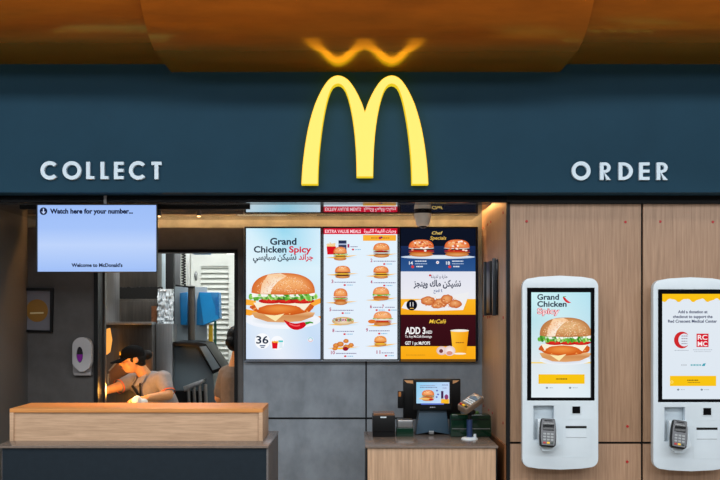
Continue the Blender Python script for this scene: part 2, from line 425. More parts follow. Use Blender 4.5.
# back wall with the kitchen opening; panels split by open joints
KX0, KX1, KZ0, KZ1 = PX(97,DB), PX(236,DB), 1.02, PZ(251,DB)
ZW = PZ(227.6,DB); bw = MB(); xs = [XL-.1, KX0, KX1, PX(365.3,DB), PX(366.9,DB), XR+.1]; zb = (PZ(419.4,DB), PZ(417.4,DB))
bw.mat(1).box(xs[0],xs[1],DB,DB+.1,0,ZW).box(xs[1],xs[2],DB,DB+.1,0,KZ0).box(xs[1],xs[2],DB,DB+.1,KZ1,ZW)
bw.box(xs[2],PX(243,DB),DB,DB+.02,0,ZW).mat(0); xs[2] = PX(243.4,DB)
for a, b in ((xs[2],xs[3]),(xs[4],xs[5])):
    bw.box(a,b,DB,DB+.02,0,zb[0]).box(a,b,DB,DB+.02,zb[1],ZW)
bw.mat(2).box(xs[0],xs[5],DB+.07,DB+.1,ZW,2.6)
st(bw.build('wall_back', [CONC, DARKW, CONC]))
st(MB().box(xs[2]-.02,xs[5],DB+.015,DB+.06,0,ZW-.003).build('trim_3', BLACK))
# gloss ceiling: two boards and a cove gap at the walls
GX, GY = .84, 7.11
st(MB().box(XL+.08,GX,DF+.185,6.06,ZC,ZC+.05).box(XL+.08,GX,6.11,GY,ZC,ZC+.05).mat(1).box(XL+.08,GX,6.05,6.12,ZC+.003,ZC+.05).build('ceiling', [CEILG, BLACK]))
st(MB().box(XL-.1,XR+.03,DF+.18,DB+.1,2.60,2.66).build('ceiling_cove', KWHITE))
strip = tag(MB().box(XL+.3,XR-.02,DB+.012,DB+.035,2.56,2.585).mat(1).box(GX+.035,GX+.05,DF+.3,GY+.02,2.575,2.598).build('light_strip', [LED, LEDS]), 'warm glowing light strip hidden in the ceiling cove above the menu screens', 'light strip')
# kitchen pass frame
fr = MB()
w1 = None
o = [(PX(94.5,DB),PZ(249.6,DB)),(PX(237.6,DB),PZ(249.6,DB)),(PX(237.6,DB),KZ0-.02),(PX(94.5,DB),KZ0-.02)]
h = [(PX(98.6,DB),PZ(252.6,DB)),(PX(234.6,DB),PZ(252.6,DB)),(PX(234.6,DB),KZ0+.01),(PX(98.6,DB),KZ0+.01)]
w1 = st(fr.prism(o, DB-.02, DB+.12, [h]).build('window_1', BLACK))
MB().box(PX(98.7,7.32),PX(105,7.32),7.32,7.36,KZ0+.02,KZ1-.02).build('side_post', STEELD, w1, bevel=.003)
# kitchen shell
KR, KD = PX(238,DB)+.35, 10.4
st(MB().box(XL-.6,KR+.05,KD,KD+.1,0,2.9).build('wall_kitchen_back', KWHITE))
st(MB().box(XL-.7,XL-.6,DB+.1,KD,0,2.9).build('wall_kitchen_left', KWHITE))
st(MB().box(KR,KR+.1,DB+.1,KD,0,2.9).build('wall_kitchen_right', KWHITE))
st(MB().box(XL-.7,KR+.1,DB+.1,KD+.1,2.62,2.7).build('ceiling_kitchen', KWHITE))

# white louvred door at the back of the kitchen
dd = 10.2
dr = st(MB().pprism([(192,253),(238,253),(238,470),(192,470)], dd+.06, .06).build('door_1', KWHITE))
MB().pprism([(191,252),(239,252),(239,470),(191,470)], dd, .09, [[(200.5,266),(228.5,266),(228.5,462),(200.5,462)]]).build('door_frame', KWHITE, dr, bevel=.004)
lm = MB(); y = 267
while y < 460:
    a, b = P(200.6,y,dd), P(228.4,y,dd)
    lm.add([(a.x,dd+.02,a.z),(b.x,dd+.02,a.z),(b.x,dd+.055,a.z+.045),(a.x,dd+.055,a.z+.045),(a.x,dd+.012,a.z-.006),(b.x,dd+.012,a.z-.006),(b.x,dd+.047,a.z+.039),(a.x,dd+.047,a.z+.039)],
           [(0,1,2,3),(7,6,5,4),(0,4,5,1),(2,6,7,3),(1,5,6,2),(0,3,7,4)]); y += 5.1
lm.build('louvre', KWHITE, dr)
c = P(196,276,dd); MB().ball(c, (.018,.02,.05)).tube(c, c+Vector((0,.06,0)), .012).build('door_handle', STEEL, dr)

# ------------------------------------------------------------------ signs on the bulkhead
def Mz(pts): return [(295+x/4, 70+y/4) for x, y in pts]
outer = [(25,457),(27,420),(30,380),(34,345),(38.5,310),(44,275),(50.5,240),(59,203),(69,168),(80,135),(92,107),(106,79),(119,58),(132,41),(146,29),(159,23),(172,21),(185,23),(199,29),(213,39),(226,54),(240,75),(254,101),(268,132),(279.5,166)]
inner = [(92,457),(92.5,420),(94,380),(97,335),(101,295),(106,250),(112,208),(119,168),(126,134),(134,104),(142,82),(151,66),(161,58),(172,55),(183,58),(193,67),(202,82),(211,106),(220,140),(228,180),(234,220),(239,265),(243,320),(245,370),(246,427)]
mir = lambda l: [(559-x, y) for x, y in l]
mpts = Mz(outer+mir(outer)[::-1][1:]+mir(inner)+inner[::-1])
sg = thing('arches_sign', 'large glowing yellow double arch sign in the middle of the dark blue bulkhead', 'sign', P(365,185,DF))
MB().pprism(mpts, DF-.065, .0655).build('side_rim', MRIM, sg)
def inset(pts, k):
    out = []; n = len(pts)
    for i in range(n):
        a, b, c = Vector(pts[i-1]), Vector(pts[i]), Vector(pts[(i+1)%n])
        n1 = (b-a).orthogonal().normalized(); n2 = (c-b).orthogonal().normalized(); q = (n1+n2)
        q = q/max(.5, q.length_squared)*2*.5*2 if q.length > .1 else n1
        q = (n1+n2).normalized()/max(.45, (n1+n2).normalized().dot(n1)); out.append(tuple(b+q*k))
    return out
ar = sum(mpts[i][0]*mpts[(i+1)%len(mpts)][1]-mpts[(i+1)%len(mpts)][0]*mpts[i][1] for i in range(len(mpts)))
mi = inset(mpts, .55 if ar > 0 else -.55)
if min(p[0] for p in mi) < min(p[0] for p in mpts): mi = inset(mpts, -.55 if ar > 0 else .55)
MB().pprism(mi, DF-.068, .0035).build('face', MFACE, sg)

def arc(cx, cy, r0, r1, a0, a1, n=36):
    a = [a0+(a1-a0)*i/n for i in range(n+1)]
    return [(cx+r1*math.cos(t), cy+r1*math.sin(t)) for t in a]+[(cx+r0*math.cos(t), cy+r0*math.sin(t)) for t in a[::-1]]
def letter(ch, x0, x1, y0, y1, parent):
    m = MB(); d, t = DF-.022, .0225; w = 3.8; yy0, yy1 = y0, y1
    rg = lambda a,b,c_,e: m.pprism([(a,b),(c_,b),(c_,e),(a,e)], d, t)
    cx, cy, r = (x0+x1)/2, (y0+y1)/2, (y1-y0)/2
    if ch == 'O':
        q = [2*PI*i/40 for i in range(40)]
        m.pprism([(cx+r*math.cos(a),cy+r*math.sin(a)) for a in q], d, t, [[(cx+(r-w)*math.cos(a),cy+(r-w)*math.sin(a)) for a in q]])
    elif ch == 'C': m.pprism(arc(x0+r, cy, r-w, r, math.radians(43), math.radians(317)), d, t)
    elif ch == 'L': m.pprism([(x0,y0),(x0+w,y0),(x0+w,y1-3.1),(x1,y1-3.1),(x1,y1),(x0,y1)], d, t)
    elif ch == 'E': m.pprism([(x0,y0),(x1,y0),(x1,y0+3.1),(x0+w,y0+3.1),(x0+w,cy-1.6),(x1,cy-1.6),(x1,cy+1.5),(x0+w,cy+1.5),(x0+w,y1-3.1),(x1,y1-3.1),(x1,y1),(x0,y1)], d, t)
    elif ch == 'T': m.pprism([(x0,y0),(x1,y0),(x1,y0+3.2),(cx+w/2,y0+3.2),(cx+w/2,y1),(cx-w/2,y1),(cx-w/2,y0+3.2),(x0,y0+3.2)], d, t)
    elif ch == 'D':
        q = [-PI/2+PI*i/20 for i in range(21)]; rx = x1-x0-4.5
        m.pprism([(x0,y0)]+[(x0+4.5+rx*math.cos(a),cy+r*math.sin(a)) for a in q]+[(x0,y1)], d, t,
                 [[(x0+w,y0+3.1)]+[(x0+4.5+(rx-w)*math.cos(a),cy+(r-3.1)*math.sin(a)) for a in q]+[(x0+w,y1-3.1)]])
    elif ch == 'R':
        q = [-PI/2+PI*i/16 for i in range(17)]; by = y0+5.3; rr = 5.3; rx = x1-x0-5.2
        m.pprism([(x0,y0)]+[(x0+5+rx*math.cos(a),by+rr*math.sin(a)) for a in q]+[(x1,y1),(x1-4.4,y1),(x0+w,by+rr-.8),(x0+w,y1),(x0,y1)], d, t,
                 [[(x0+w,y0+2.9)]+[(x0+4.8+(rx-3.3)*math.cos(a),by+(rr-2.9)*math.sin(a)) for a in q]+[(x0+w,by+2.4)]])
    m.build('letter', SIGNWHITE, parent, bevel=.0008, seg=1)
wd = thing('lettering_sign', 'raised white letters reading COLLECT on the dark blue bulkhead', 'sign', P(100,180,DF))
for ch, a, b in (('C',40.3,56.8),('O',62.3,81.1),('L',86,94.2),('L',100.4,108.4),('E',113.8,123.5),('C',128.8,145.9),('T',151.3,161.4)):
    letter(ch, a, b, 161 if ch in 'CO' else 161.7, 179.7 if ch in 'CO' else 179.1, wd)
wd = thing('lettering_sign', 'raised white letters reading ORDER on the dark blue bulkhead', 'sign', P(620,180,DF))
for ch, a, b in (('O',571.8,590.6),('R',600,611),('D',618.7,633),('E',639.2,649.7),('R',656.7,668)):
    letter(ch, a, b, 161.3 if ch == 'O' else 162.3, 180.2 if ch == 'O' else 179.9, wd)

# ------------------------------------------------------------------ screens
NV = (24,42,66); RD = (214,24,58)
def screen(name, label, px, pyr, d, depth, border, pic, group=None, bevel=.004):
    t = thing(name, label, 'screen', P((px[0]+px[1])/2, pyr[1], d), group)
    b = border
    MB().pprism([(px[0],pyr[0]),(px[1],pyr[0]),(px[1],pyr[1]),(px[0],pyr[1])], d, .02,
                [[(px[0]+b,pyr[0]+b),(px[1]-b,pyr[0]+b),(px[1]-b,pyr[1]-b),(px[0]+b,pyr[1]-b)]]).build('bezel', BLACKP, t, bevel=.0015, seg=1)
    MB().pbox(px[0]+.2,px[1]-.2,pyr[0]+.2,pyr[1]-.2,d+.02,depth-.02).build('housing', BLACKP, t, bevel=bevel)
    pic.build('display', t); return t
# hanging number screen
d = 5.95; p = Pic(d+.017)
p.tri([(36.5,204.5),(156.5,204.5),(156.5,228),(36.5,228),(156.5,245),(36.5,245),(156.5,272),(36.5,272)], [(158,190,248)]*2+[(166,196,250)]*2+[(190,212,252)]*2+[(160,192,248)]*2, [(0,1,2,3),(3,2,4,5),(5,4,6,7)])
p.text('Watch here for your number...', 50, 133, 213.4, 4.6, (14,22,56), .045)
p.ell(43.5,211.2,3.8,3.8,(20,28,60)); p.rect(42.9,208.6,44.1,212.6,(190,210,250)); p.poly([(41.2,211.6),(45.8,211.6),(43.5,214)],(190,210,250))
p.text("Welcome to McDonald's", 71.5, 122.5, 266.8, 3.4, (14,22,60), .04)
t = screen('number_screen', 'wide pale blue screen hanging from the ceiling, asking people to watch for their number', (36,157), (204,272.4), d, .06, .8, p)
for px in (104,):
    MB().box(PX(px-1.6,d),PX(px+1.2,d),d+.03,d+.046,PZ(205,d),2.476).pbox(px-9,px+9,205,214,d+.06,.012).build('ceiling_bracket', SILVERP, t)
# ceiling rail
t = thing('track_light', 'thin black ceiling track with small warm spotlights above the collect counter', 'light', (PX(130,6.2),6.2,ZC))
MB().box(PX(20,6.2),PX(250,6.2),6.19,6.215,ZC-.02,ZC).build('track_bar', BLACK, t)
for px in (88,124,159,199):
    c = Vector((PX(px,6.2),6.202,ZC-.02)); dv = Vector((0,-.28,-.95)).normalized()
    hd_ = MB().tube(c, c+Vector((0,0,-.012)), .006, n=10).tube(c+Vector((0,0,-.010)), c+Vector((0,0,-.012))+dv*.035, .013, .016, 16).build('spot_head', STEELD, t)
    MB().tube(c+Vector((0,0,-.012))+dv*.0352, c+Vector((0,0,-.012))+dv*.036, .012, n=16).build('bulb', emis('warm_bulb', (1,.6,.28), 3), hd_)

MD = 7.12; GR = 'menu screens on the back wall'
# menu 1: hero burger
p = Pic(MD+.017)
p.tri([(245,227),(283,227),(322,227),(245,268),(283,268),(322,268),(245,361),(283,361),(322,361)],
      [(214,240,252),(150,216,240),(214,238,252),(232,246,253),(214,240,250),(222,242,252),(206,222,246),(232,238,250),(196,216,246)], [(0,1,4,3),(1,2,5,4),(3,4,7,6),(4,5,8,7)])
p.text('Grand', 270, 296.5, 244.6, 6.6, NV, .027)
p.text('Chicken', 253.8, 286.5, 252.4, 6.2, NV, .027); p.text('Spicy', 289, 311.3, 252.4, 6.2, RD, .027)
p.text(arabic('جراند'), 298.6, 313.2, 259.6, 5.6, RD, .03); p.text(arabic('تشيكن سبايسي'), 253, 296.6, 259.6, 5.6, NV, .03)
p.poly([(246,299),(256,301),(256,306),(246,305)],(252,176,60)); p.poly([(246,309),(260,312),(258,317),(246,315)],(250,166,50)); p.poly([(308,302),(321,298),(321,303),(310,308)],(252,170,60)); p.poly([(304,318),(321,316),(321,322),(304,324)],(250,160,60))
p.ell(283,320,38,9,(250,250,253),(240,244,252)); hero_burger(p, 251.5, 315, 273, 322.5); chilli(p, 284, 320, 305.5, 323.5, 3.0)
p.ell(262.6,341,7.6,7.8,(250,252,255)); p.text('36', 256.4, 268.6, 343.4, 7.4, NV, .02); p.rect(260,345,265.5,346.2,(90,110,140)); p.rect(261,346.8,264.5,347.8,(90,110,140))
p.ell(277.4,343,6.8,7.2,(248,250,254)); p.poly([(272,342),(278,342),(277.4,348.5),(272.6,348.5)],(222,20,34)); frill(p,272,278,341.6,1.4,[(250,196,60),(252,170,60)],6)
p.rect(279.4,341,282.8,348,(224,238,246)); p.rect(278.6,340.4,283.2,342,(70,200,200)); p.ell(310.6,339.6,3,2.6,(238,240,246)); p.ring(310.6,339.6,1.6,2.4,(226,190,196),0,PI); p.ring(310.6,339.6,1.6,2.4,(150,214,226),PI,2*PI)
screen('menu_screen', 'lit menu screen with one big chicken burger, leftmost of the three on the back wall', (244.4,321.9), (226.6,360.8), MD, .068, 1.5, p, GR)
# menu 2: list of meals
p = Pic(MD+.017); p.rect(322,227,399,361,(226,242,253),(230,240,252)); p.rect(322,227,399,234.2,(214,16,52))
p.text('EXTRA VALUE MEALS', 325, 361, 232.9, 3.2, (255,220,228), .02); p.text(arabic('وجبات القيمة الكبيرة'), 364, 396, 232.4, 3.4, (255,220,228), .02)
p.rect(363,235,396,240.8,(250,178,52)); p.lines(371,378,238,(150,90,30),.8); p.lines(382,390,238,(150,90,30),.8); p.ell(380,238,1.6,1.2,(200,30,60)); p.ell(381.6,237.4,.9,.9,(60,60,130))
def note(x, y, num, w, dx=0):
    p.text(num, x, x+1.9*len(num), y+1.6, 3.4, (176,20,84), .02); p.lines(x+1+2*len(num), x+w, y+.8, (120,110,150), .8)
    p.ell(x+w*.55+dx, y+3.6, 1.2, .9, (214,40,60)); p.lines(x+w*.55+dx+2, x+w*.55+dx+8, y+3.6, (120,180,214), .8)
for cx, cy in ((341,256.5),(381,254.5),(342,274),(381,275),(341,302),(381,299),(343,323.5),(382,324.5),(343,347.5),(381,345)): p.ell(cx,cy+1,17,1.6,(206,224,240),(226,241,253),n=18); swoosh(p,cx,cy,28,random.choice((1,.6)))
p.rect(338.5,240.4,346.5,252,(40,50,84)); p.rect(338.5,243.5,346.5,245,(170,180,210)); p.rect(339.5,247,345.5,248.2,(120,130,170))
for i in range(9): p.stroke([(327.5+i*.9,248),(327+i*1.0,243+random.uniform(-1,1))],.35,(250,196,70))
p.poly([(326.6,246.5),(336,246.5),(335,254.5),(327.4,254.5)],(216,20,32))
small_burger(p,340.2,253.6,14,13.5,'ypylp'); small_burger(p,381.4,250.2,17,14.5,'pwptl')
small_burger(p,342.6,272,16,12.5,'pyp'); small_burger(p,381,272.2,16,12.5,'ypyt'); small_burger(p,340.6,296.6,14.5,16.5,'cclcw'); small_burger(p,381,293.6,17,13.5,'cl',(226,130,70))
p.ell(343,321,11,4.2,(240,226,200),(214,170,110)); frill(p,333,353,320,1.8,[(110,180,70),(220,60,40),(240,240,220),(150,60,120),(120,190,80)],18)
small_burger(p,382.5,318.5,19,14.5,'ctwl',(230,140,90)); p.ell(372,321.5,4,2,(226,120,50))
for x, y, r in ((336,345.5,3.2),(340.5,344,3.4),(346.5,347,3.4),(351,345,2.8),(335,348.5,2.6),(346,341,2.8)): p.ell(x,y,r,r*.75,(236,160,80),(200,104,40),0,-.3,n=14,wob=.08)
p.ell(345.5,348.8,2.8,2,(150,20,40)); small_burger(p,380.4,341,13,10.5,'yc',(232,140,60))
for a in ((347.5,246,'1',10),(370.5,260.5,'2',25),(331.5,281.5,'3',24),(370.5,282,'4',25),(329.5,309.5,'5',24),(370,306.5,'6',12),(382,306.5,'7',13),(332.5,330.5,'8',22),(366,330,'9',24),(331,352.5,'10',26),(376.5,352,'11',17)): note(*a)
screen('menu_screen', 'lit white menu screen listing ten meals under a red bar, middle of the three', (322.1,398.9), (226.6,360.8), MD, .068, 1.5, p, GR)
# menu 3: dark, wings and cafe
p = Pic(MD+.017); p.rect(399,227,478,361,(14,20,36)); p.rect(400.6,246,475.4,257,(26,44,84),(20,34,70)); p.rect(400.6,256,475.4,271.5,(34,72,130),(44,84,140))
p.text('Chef', 431.5, 442, 234.4, 3.0, (230,196,110), .015, .25); p.text('Specials', 430, 446, 239.6, 3.4, (222,180,84), .015, .2)
p.ell(438,257,37,2.0,(232,238,246),(200,214,232))
for cx in (421.2,457):
    small_burger(p,cx,248,26,17,'ctpw',(214,92,40))
    for i in range(22): p.ell(cx+random.uniform(-10,10),244+random.uniform(-3,7),random.uniform(.8,1.9),.9,random.choice([(250,226,214),(236,120,70),(252,244,236),(206,80,44)]),n=8)
for x, nn in ((409,'14'),(446,'18')):
    p.text(nn, x, x+3.8, 264.6, 3.2, (240,244,250), .02); p.lines(x+6,x+17.5,261.2,(224,232,244),1.0); p.lines(x+6,x+18,263.8,(180,200,226),.8)
    p.ell(x+3.6,266.8,1.5,1.4,(222,60,60)); p.lines(x+7.2,x+14,266.6,(230,236,246),1.2)
p.ell(437.5,262.5,1.5,1.5,(236,240,248)); p.ell(437.5,262.5,.6,.6,(220,60,60))
p.rect(400.6,271.5,475.4,300,(226,228,240),(236,236,242)); p.rect(400.6,299,475.4,314.6,(252,184,40),(248,170,24))
p.text(arabic('حارة و لذيذة'), 431, 447.5, 278, 3.2, (60,66,96), .01); p.ell(430,275.4,1.2,1,(206,40,50))
p.text(arabic('تشيكن ماك وينجز'), 413.5, 461, 286.4, 6.2, (22,34,66), .03); p.text(arabic('٤ قطع'), 433.5, 442.5, 292, 3.0, (40,80,140), .015)
p.poly([(401.5,308),(405,302),(421,299.5),(420,295),(450,296),(469,292),(466.5,301),(463,310),(430,311),(410,310)],(238,238,240))
for x, y, rx, ry in ((428,301,7.2,4.6),(440,303,7.4,4.8),(447,299.5,6,5),(455,304,6.6,4.2),(437,305.5,6,3)): p.ell(x,y,rx,ry,(240,170,110),(196,96,44),-.1,-.3,n=18,wob=.08)
for i in range(40): p.ell(random.uniform(422,459),random.uniform(297,307),.7,.5,random.choice([(250,200,150),(216,120,60),(186,90,44)]),n=6)
p.ell(411.7,305,5.4,5.4,(14,18,30)); p.text('11', 409.9, 413.3, 306.4, 4.2, (250,250,250), .008); p.rect(410,308,413.6,308.8,(230,180,80))
p.rect(400.6,314.8,475.4,346.6,(60,16,24),(52,14,20)); p.rect(400.6,346.2,475.4,361,(252,178,30),(250,168,20))
p.text('McCafé', 429, 445.5, 323.2, 3.8, (246,200,66), .012, .3)
p.text('ADD 3', 405, 425.4, 333.8, 6.6, (250,248,248), .03); p.text('AED', 425.8, 432, 333.6, 3.0, (250,248,248), .02)
p.text('To Any McCafé Beverage', 405, 431.6, 337.6, 2.4, (244,236,236), .012); p.text('GET 1 pc McPOPS', 405, 430, 344.6, 3.2, (250,248,248), .02); p.lines(406,425,355,(200,140,30),.7)
p.poly([(450.6,331),(468.4,331),(466,353.6),(452.8,353.6)],[(255,196,60),(244,160,20),(240,156,20),(252,186,40)]); p.ell(459.5,330.6,9.4,1.3,(250,246,236),(230,226,214)); p.ell(459.4,353.6,6.6,.9,(250,240,220)); p.lines(455.6,464,342.6,(150,90,30),1.0)
p.ell(441.6,350.6,5.2,4.4,(246,226,222),(220,190,190)); p.ell(441,351,2,2,(120,60,60)); p.ell(449.6,350.8,5.6,5,(250,238,236),(226,200,200)); p.ell(449.4,353,3,2,(220,150,130))
screen('menu_screen', 'lit dark menu screen with wings and an orange paper cup, rightmost of the three', (399.3,477.4), (226.6,360.8), MD, .068, 1.5, p, GR)

# ------------------------------------------------------------------ kiosks
KD_ = 5.87
def kiosk(dx, dy, label, pic, cardlab):
    d = KD_; S = lambda l: [(x+dx, y+dy) for x, y in l]
    t = thing('order_kiosk', label, 'kiosk', P(560+dx,470+dy,d), 'order kiosks on the oak wall')
    L, R_, T, B = 522.3, 598.4, 275.6, 469.8; pts = []
    r = 8.5
    def corner(cx, cy, a0):
        return [(cx+r*math.cos(a0+PI/2*i/6), cy+r*math.sin(a0+PI/2*i/6)) for i in range(7)]
    pts += corner(L+r, T+2.6+r, PI)
    pts += [(L+r+8, T+1.2),(560,T),(R_-r-8,T+1.2)]
    pts += corner(R_-r, T+2.6+r, 1.5*PI); pts += corner(R_-r, B-2.2-r, 0)
    pts += [(R_-r-8,B-1.0),(560,B),(L+r+8,B-1.0)]; pts += corner(L+r, B-2.2-r, PI/2)
    rec = [(533.6,405.6),(554,405.6),(554,440),(533.6,440)]; scr = [(527.2,287.8),(594.6,287.8),(594.6,400.6),(527.2,400.6)]
    MB().pprism(S(pts), d, .05, [S(scr), S(rec)]).build('housing', WHITEP, t, bevel=.004, seg=2, ang=50)
    MB().pprism(S([(L+1.5,T+14),(L+14,T+4),(R_-14,T+4),(R_-1.5,T+14),(R_-1.5,B-14),(R_-14,B-4),(L+14,B-4),(L+1.5,B-14)]), d+.05, DK-d-.05).build('rear_shell', GREYP, t)
    MB().pprism(S(scr), d+.003, .03, [S([(531.3,292.3),(591,292.3),(591,397.6),(531.3,397.6)])]).build('bezel', BLACKG, t)
    pic.build('display', t)
    MB().pbox(571+dx,581.4+dx,405.2+dy,414.6+dy,d-.003,.004).pbox(572.2+dx,580.4+dx,406.2+dy,413.6+dy,d-.004,.002).build('scanner', [GREYP], t, bevel=.001, seg=1)
    MB().pbox(572.4+dx,580.2+dx,406.4+dy,413.4+dy,d-.0055,.002).build('scanner_window', BLACKG, t)
    MB().pbox(565.6+dx,586.6+dx,426+dy,428.2+dy,d-.002,.003).build('receipt_slot', BLACK, t)
    mm = MB(); a, b = P(566+dx,428.2+dy,d), P(586.2+dx,437+dy,d)
    mm.add([(a.x,d,a.z),(b.x,d,a.z),(b.x,d-.004,b.z),(a.x,d-.004,b.z),(a.x,d,b.z-.006),(b.x,d,b.z-.006)], [(0,1,2,3),(3,2,5,4),(0,3,4),(1,5,2)]).build('receipt_chute', WHITEP, t)
    MB().pprism(S([(562,418.6),(591.4,418.6),(591.4,457.4),(562,457.4)]), d-.0012, .002, [S([(562.5,419.1),(590.9,419.1),(590.9,456.9),(562.5,456.9)])]).build('panel_seam', GREYP, t)
    # reader cradle: a wedge standing out of the pocket
    mm = MB(); q = [(537.5,419),(554.5,419),(557.5,443),(549,449.6),(541,449.6),(537.5,444)]
    f = [P(x+dx,y+dy,d) for x, y in q]; n = len(f)
    fr_ = [Vector((v.x, d-.008-(.055*(y-417)/33), v.z)) for v, (x, y) in zip(f, q)]
    mm.add(fr_+[Vector((v.x, d+.03, v.z)) for v in f], [tuple(range(n))]+[(i,n+i,n+(i+1)%n,(i+1)%n) for i in range(n)]).build('reader_cradle', WHITEP, t, bevel=.002)
    # payment terminal lying on the cradle
    c = P(547.6+dx,433+dy,d-.066)
    tt = thing('card_terminal', cardlab, 'card terminal', c, 'card terminals on the kiosks')
    M = Matrix.Translation(c) @ Matrix.Rotation(math.radians(4 if dx == 0 else 9),4,'Y') @ Matrix.Rotation(math.radians(-16),4,'X')
    w, hh, th = .049, .083, .034
    def tb(name, m, x0, x1, y0, y1, z0, z1, bev): MB().box(x0,x1,y0,y1,z0,z1).xf(M).build(name, m, tt, bevel=bev, seg=3)
    MB().prism([(-.040,hh),(.040,hh),(.047,.03),(w,-.02),(.046,-hh+.01),(.036,-hh),(-.036,-hh),(-.046,-hh+.01),(-w,-.02),(-.047,.03)], -th/2, th/2).xf(M).build('body', BLACKP, tt, bevel=.006, seg=3)
    MB().prism([(-.038,.078),(.038,.078),(.043,.03),(.044,-.03),(.038,-.076),(-.038,-.076),(-.044,-.03),(-.043,.03)], -th/2-.003, -th/2+.001).xf(M).build('face_plate', mat('terminal_grey', (92,94,100), .35), tt, bevel=.001, seg=1)
    tb('screen', BLACKG, -.033,.033,-th/2-.006,-th/2-.001,.012,.06,.002)
    tb('reader_slot', BLACK, -.024,.024,-th/2-.005,-th/2-.001,.067,.073,0)
    k = MB()
    for r_ in range(3):
        for q_ in range(3): k.box(-.030+q_*.022,-.014+q_*.022,-th/2-.007,-th/2-.002,-.004-r_*.017,-.015-r_*.017)
    k.xf(M).build('keypad', mat('grey_keys', (150,156,160), .4), tt, bevel=.001, seg=1)
    for q_, m in enumerate((RED, YEL, GREEN)): tb('key', m, -.030+q_*.022,-.014+q_*.022,-th/2-.007,-th/2-.002,-.067,-.056,.001)
    return t
p = Pic(KD_+.02)
p.tri([(530,291),(561,291),(592,291),(530,320),(561,320),(592,320),(530,362),(561,362),(592,362),(530,399),(561,399),(592,399)],
      [(206,244,246),(196,236,244),(180,226,240),(186,226,234),(206,236,242),(190,226,238),(222,232,236),(230,238,242),(214,226,234),(226,238,244),(230,240,246),(222,236,244)], [(0,1,4,3),(1,2,5,4),(3,4,7,6),(4,5,8,7),(6,7,10,9),(7,8,11,10)])
p.text('Grand', 537.2, 559, 299.6, 5.4, NV, .027); p.text('Chicken', 537.2, 566.6, 306.6, 5.4, NV, .027)
p.text('Spicy', 537.0, 559.8, 313.8, 5.6, (214,30,54), .055); p.text('Spicy', 537.6, 559.2, 313.8, 5.6, (255,238,240), .0)
chilli(p, 571, 302.4, 563.2, 297, 1.1)
p.rect(531,362,592,363.4,(246,214,120)); hero_burger(p, 539.5, 591, 317.5, 362, (228,182,128), (186,120,66))
p.rect(538,374.2,584,383.6,(248,196,20)); p.lines(555.5,566.5,378.8,(110,80,20),1.2); p.ell(546.4,387.6,1.2,.9,(120,130,140)); p.lines(549,553,387.6,(170,180,188),.7); p.ell(569.5,387.6,1.2,.9,(120,130,140)); p.lines(572,577,387.6,(170,180,188),.7)
kiosk(0, 0, 'white wall kiosk whose tall screen shows a chicken burger, beside the black corner trim', p, 'dark handheld card terminal on the burger-screen kiosk')
p = Pic(KD_+.02); o = 131.0
p.rect(660,291,724,400,(226,234,242),(222,232,242)); xs_ = [660+i*2 for i in range(32)]
p.poly([(660,291),(724,291)]+[(x, 300.2+1.6*math.sin((x-660)*.42)+.6*math.sin(x*.9)) for x in xs_[::-1]], (250,194,24))
p.text('Add a donation at', 678, 707.5, 313.2, 2.9, (40,50,90), .025); p.text('checkout to support the', 673, 712.5, 318, 2.9, (40,50,90), .025); p.text('Red Crescent Medical Center', 668, 717, 322.6, 2.9, (40,50,90), .025)
pts = [(682+8.0*math.cos(a), 340+8.4*math.sin(a)) for a in [math.radians(48+264*i/24) for i in range(25)]]+[(684.2+5.8*math.cos(a), 340+6.4*math.sin(a)) for a in [math.radians(312-264*i/24) for i in range(25)]]
p.poly(pts, (206,40,44))
for y in (336,338.6,341.2,343.6): p.lines(681.5,688,y,(150,130,150),.8)
p.lines(674.5,688.5,350.4,(180,188,200),.8); p.lines(693,712,349.8,(180,188,200),.7); p.lines(694,711,351.6,(190,198,208),.7)
p.rect(696.4,333.6,708.4,347,(214,22,44)); p.text('RC', 697.6, 707.2, 339.6, 4.6, (250,240,242), .02); p.text('MC', 697.6, 707.2, 346, 4.6, (250,240,242), .02)
p.lines(681,687,365,(190,198,206),1.4); p.lines(690.5,701,365,(110,180,190),1.6); p.poly([(701.5,366),(703,363.6),(705.6,363.2),(704.6,366)],(60,160,180))
p.rect(669.8,375.8,716,386,(248,196,20)); p.lines(687,698,380.2,(120,90,20),1.1); p.lines(687.5,700,382.4,(150,110,30),.7); p.ring(671.6,382,.9,1.6,(255,226,120)); p.ell(678,389.6,1.2,.9,(120,130,140)); p.lines(680.6,685,389.6,(170,180,188),.7); p.ell(701.5,389.6,1.2,.9,(120,130,140)); p.lines(704,709,389.6,(170,180,188),.7)
kiosk(131.0, 1.6, 'white wall kiosk whose tall screen asks for a donation right of the upright panel joint', p, 'dark handheld card terminal on the donation-screen kiosk')

# ------------------------------------------------------------------ collect counter and the oak hand-over box
D0, D1 = 5.30, 5.99; ZT = EYE-131*D0/F; XA, XB = PX(-6,D0), PX(268.4,D0)
t = thing('collect_counter', 'dark slate front counter with a thin stone top under the oak box', 'counter', ((XA+XB)/2, (D0+D1)/2, 0))
MB().box(PX(1.5,D0),XB-.012,D0+.012,D0+.03,.06,ZT-.013).build('front_panel', SLATE, t, bevel=.001)
MB().box(XB-.012,XB-.001,D0+.012,D1-.01,0,ZT-.013).box(XA+.03,XB-.012,D0+.03,D1-.01,0,ZT-.013).build('cabinet', SLATED, t, bevel=.001)
MB().box(XA,XB,D0,D1,ZT-.012,ZT).build('worktop', STONE, t, bevel=.002)
E0, E1 = 5.51, 5.88; xa, xb = PX(9.6,E0), PX(262.6,E0); zt = PZ(408.6,E0)
t = thing('handover_box', 'long oak box standing on the dark collect counter', 'box', ((xa+xb)/2, E0, ZT))
tk = .022
MB().box(xa,xb,E0,E1,zt-tk,zt).build('top_board', OAKTOP, t, bevel=.001)
